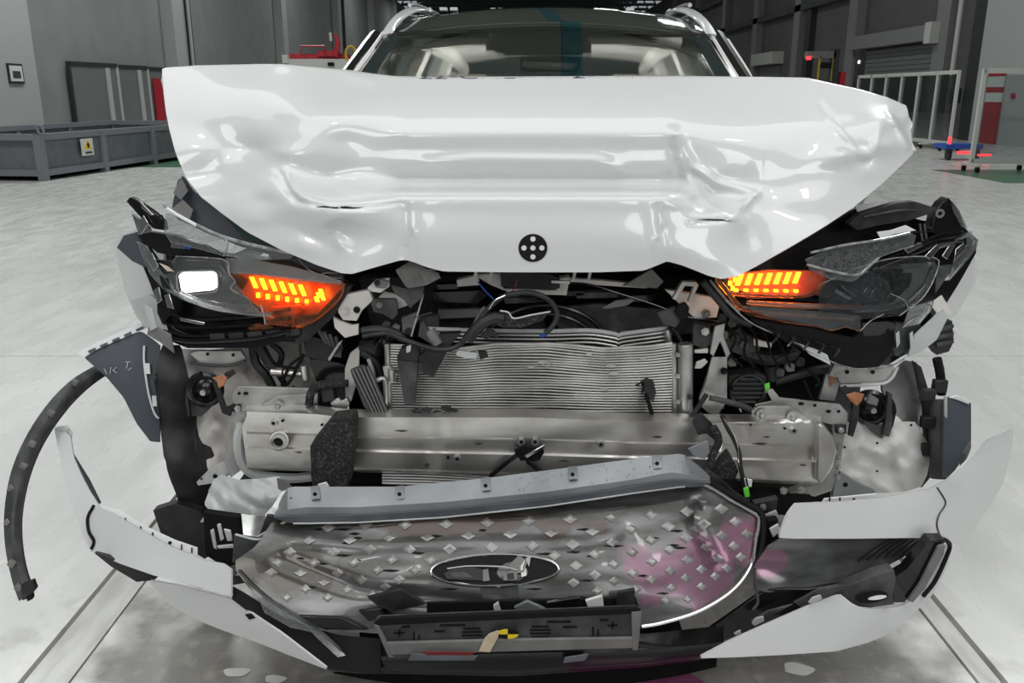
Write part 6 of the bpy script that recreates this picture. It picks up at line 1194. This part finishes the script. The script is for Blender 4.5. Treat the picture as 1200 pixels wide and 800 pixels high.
# right bracket under the lead
pp([(884, 590), (912, 584), (910, 596), (896, 606), (884, 610)], 1.74, .02, 'corner_bracket', 'black_plastic', bump); bolt(894, 593, 1.735, .007, 'mid_plastic', bump); pp([(890, 606), (910, 598), (912, 603), (894, 612)], 1.735, .006, 'bracket_edge', 'pale_plastic', bump)
pp([(820, 556), (832, 552), (846, 562), (862, 578), (880, 590), (890, 600), (880, 604), (850, 584), (824, 566)], 1.755, .02, 'mounting_rail', 'black_plastic', bump); bolt(828, 560, 1.75, .007, 'mid_plastic', bump)
pp([(902, 620), (912, 614), (916, 622), (906, 630)], 1.68, .006, 'paper_tag', 'paper', bump); pp([(888, 612), (912, 608), (914, 640), (890, 660), (884, 640)], 1.70, .02, 'corner_support', 'matt_black', bump)
# ---------------------------------------------------------------- torn wheel-arch pieces at the left
at = thing('wheel_arch_trim', 'black wheel arch trim arc hanging loose left of the car', 'car trim', P(30, 690, 1.75))
o_ = [(150, 412, 2.2), (112, 428, 2.13), (80, 448, 2.04), (52, 478, 1.95), (28, 516, 1.9), (12, 556, 1.85), (5, 600, 1.8), (6, 640, 1.76), (14, 680, 1.73), (22, 704, 1.71)]
i_ = [(156, 424, 2.2), (122, 440, 2.13), (94, 462, 2.04), (68, 492, 1.95), (46, 528, 1.9), (32, 566, 1.85), (25, 606, 1.8), (26, 642, 1.76), (32, 672, 1.73), (40, 692, 1.71)]
md = [((a[0]+b[0])/2, (a[1]+b[1])/2, a[2]-.012) for a, b in zip(o_, i_)]
MB().loft([o_, md, i_], 50, 7, .004).obj('trim_arc', 'grey_plastic', at)
MB().tube(catmull(pts(i_), 50), .003, 6).obj('trim_edge', 'black_plastic', at)
for px, py, Y in ((88, 448, 2.03), (60, 484, 1.935), (38, 520, 1.885), (28, 546, 1.86), (14, 572, 1.83), (10, 612, 1.785), (14, 660, 1.73), (22, 688, 1.71)):
    MB().box(P(px, py, Y), (.016, .012, .014), ry=.6).obj('trim_clip', 'mid_plastic', at, bev=.002)
pp([(24, 686), (38, 680), (42, 690), (34, 700), (26, 704)], 1.70, .012, 'trim_foot', 'black_plastic', at); pp([(30, 700), (38, 696), (38, 702), (32, 705)], 1.695, .01, 'foot_clip', 'matt_black', at)
wp = thing('fender_lining', 'dark torn bumper side flap with white toothed edge at the left', 'car trim', P(150, 500, 2.06))
wy = rbf([(92, 415, 2.09), (165, 385, 2.12), (186, 420, 2.08), (186, 515, 2.03), (140, 450, 2.06), (165, 480, 2.045)])
sheet([(100, 418), (120, 404), (150, 392), (166, 388), (180, 398), (187, 404)], [(100, 420), (125, 442), (145, 466), (160, 496), (176, 517), (187, 518)], wy, 24, 18, .005).obj('flap', 'blue_grey', wp)
tg = [(90, 413), (112, 402), (140, 389), (166, 378), (170, 385), (144, 396), (116, 408), (98, 419)]; MB().prism([P(a, b, wy(a, b)-.004) for a, b in tg], (0, .008, 0)).obj('toothed_edge', 'white_plastic', wp)
for k in range(5): x, y = 103+14*k, 411-6.3*k; MB().prism([P(a, b, wy(a, b)-.008) for a, b in ((x, y), (x+8, y-3.6), (x+9, y-.8), (x+1, y+2.8))], (0, .003, 0)).obj('tooth_slot', 'blue_grey', wp)
MB().tube([P(a, b, wy(a, b)-.008) for a, b in ((169, 405), (169, 425), (174, 460), (181, 484), (186, 490))], .0028, 6, 20).obj('edge_strip', 'white_plastic', wp)
for px, py in ((173, 432), (181, 470)): MB().prism([P(a, b, wy(a, b)-.010) for a, b in ((px-3, py-6), (px+2, py-6), (px+3, py+6), (px-2, py+6))], (0, .004, 0)).obj('clip', 'white_plastic', wp)
for l in (((122, 432), (125, 438)), ((130, 430), (129, 438)), ((132, 434), (137, 430)), ((137, 437), (133, 434)), ((147, 424), (153, 424)), ((150, 424), (148, 432)), ((154, 431), (150, 434))): MB().tube([P(a, b, wy(a, b)-.004) for a, b in l], .0009, 5).obj('chalk_mark', 'pale_plastic', wp)
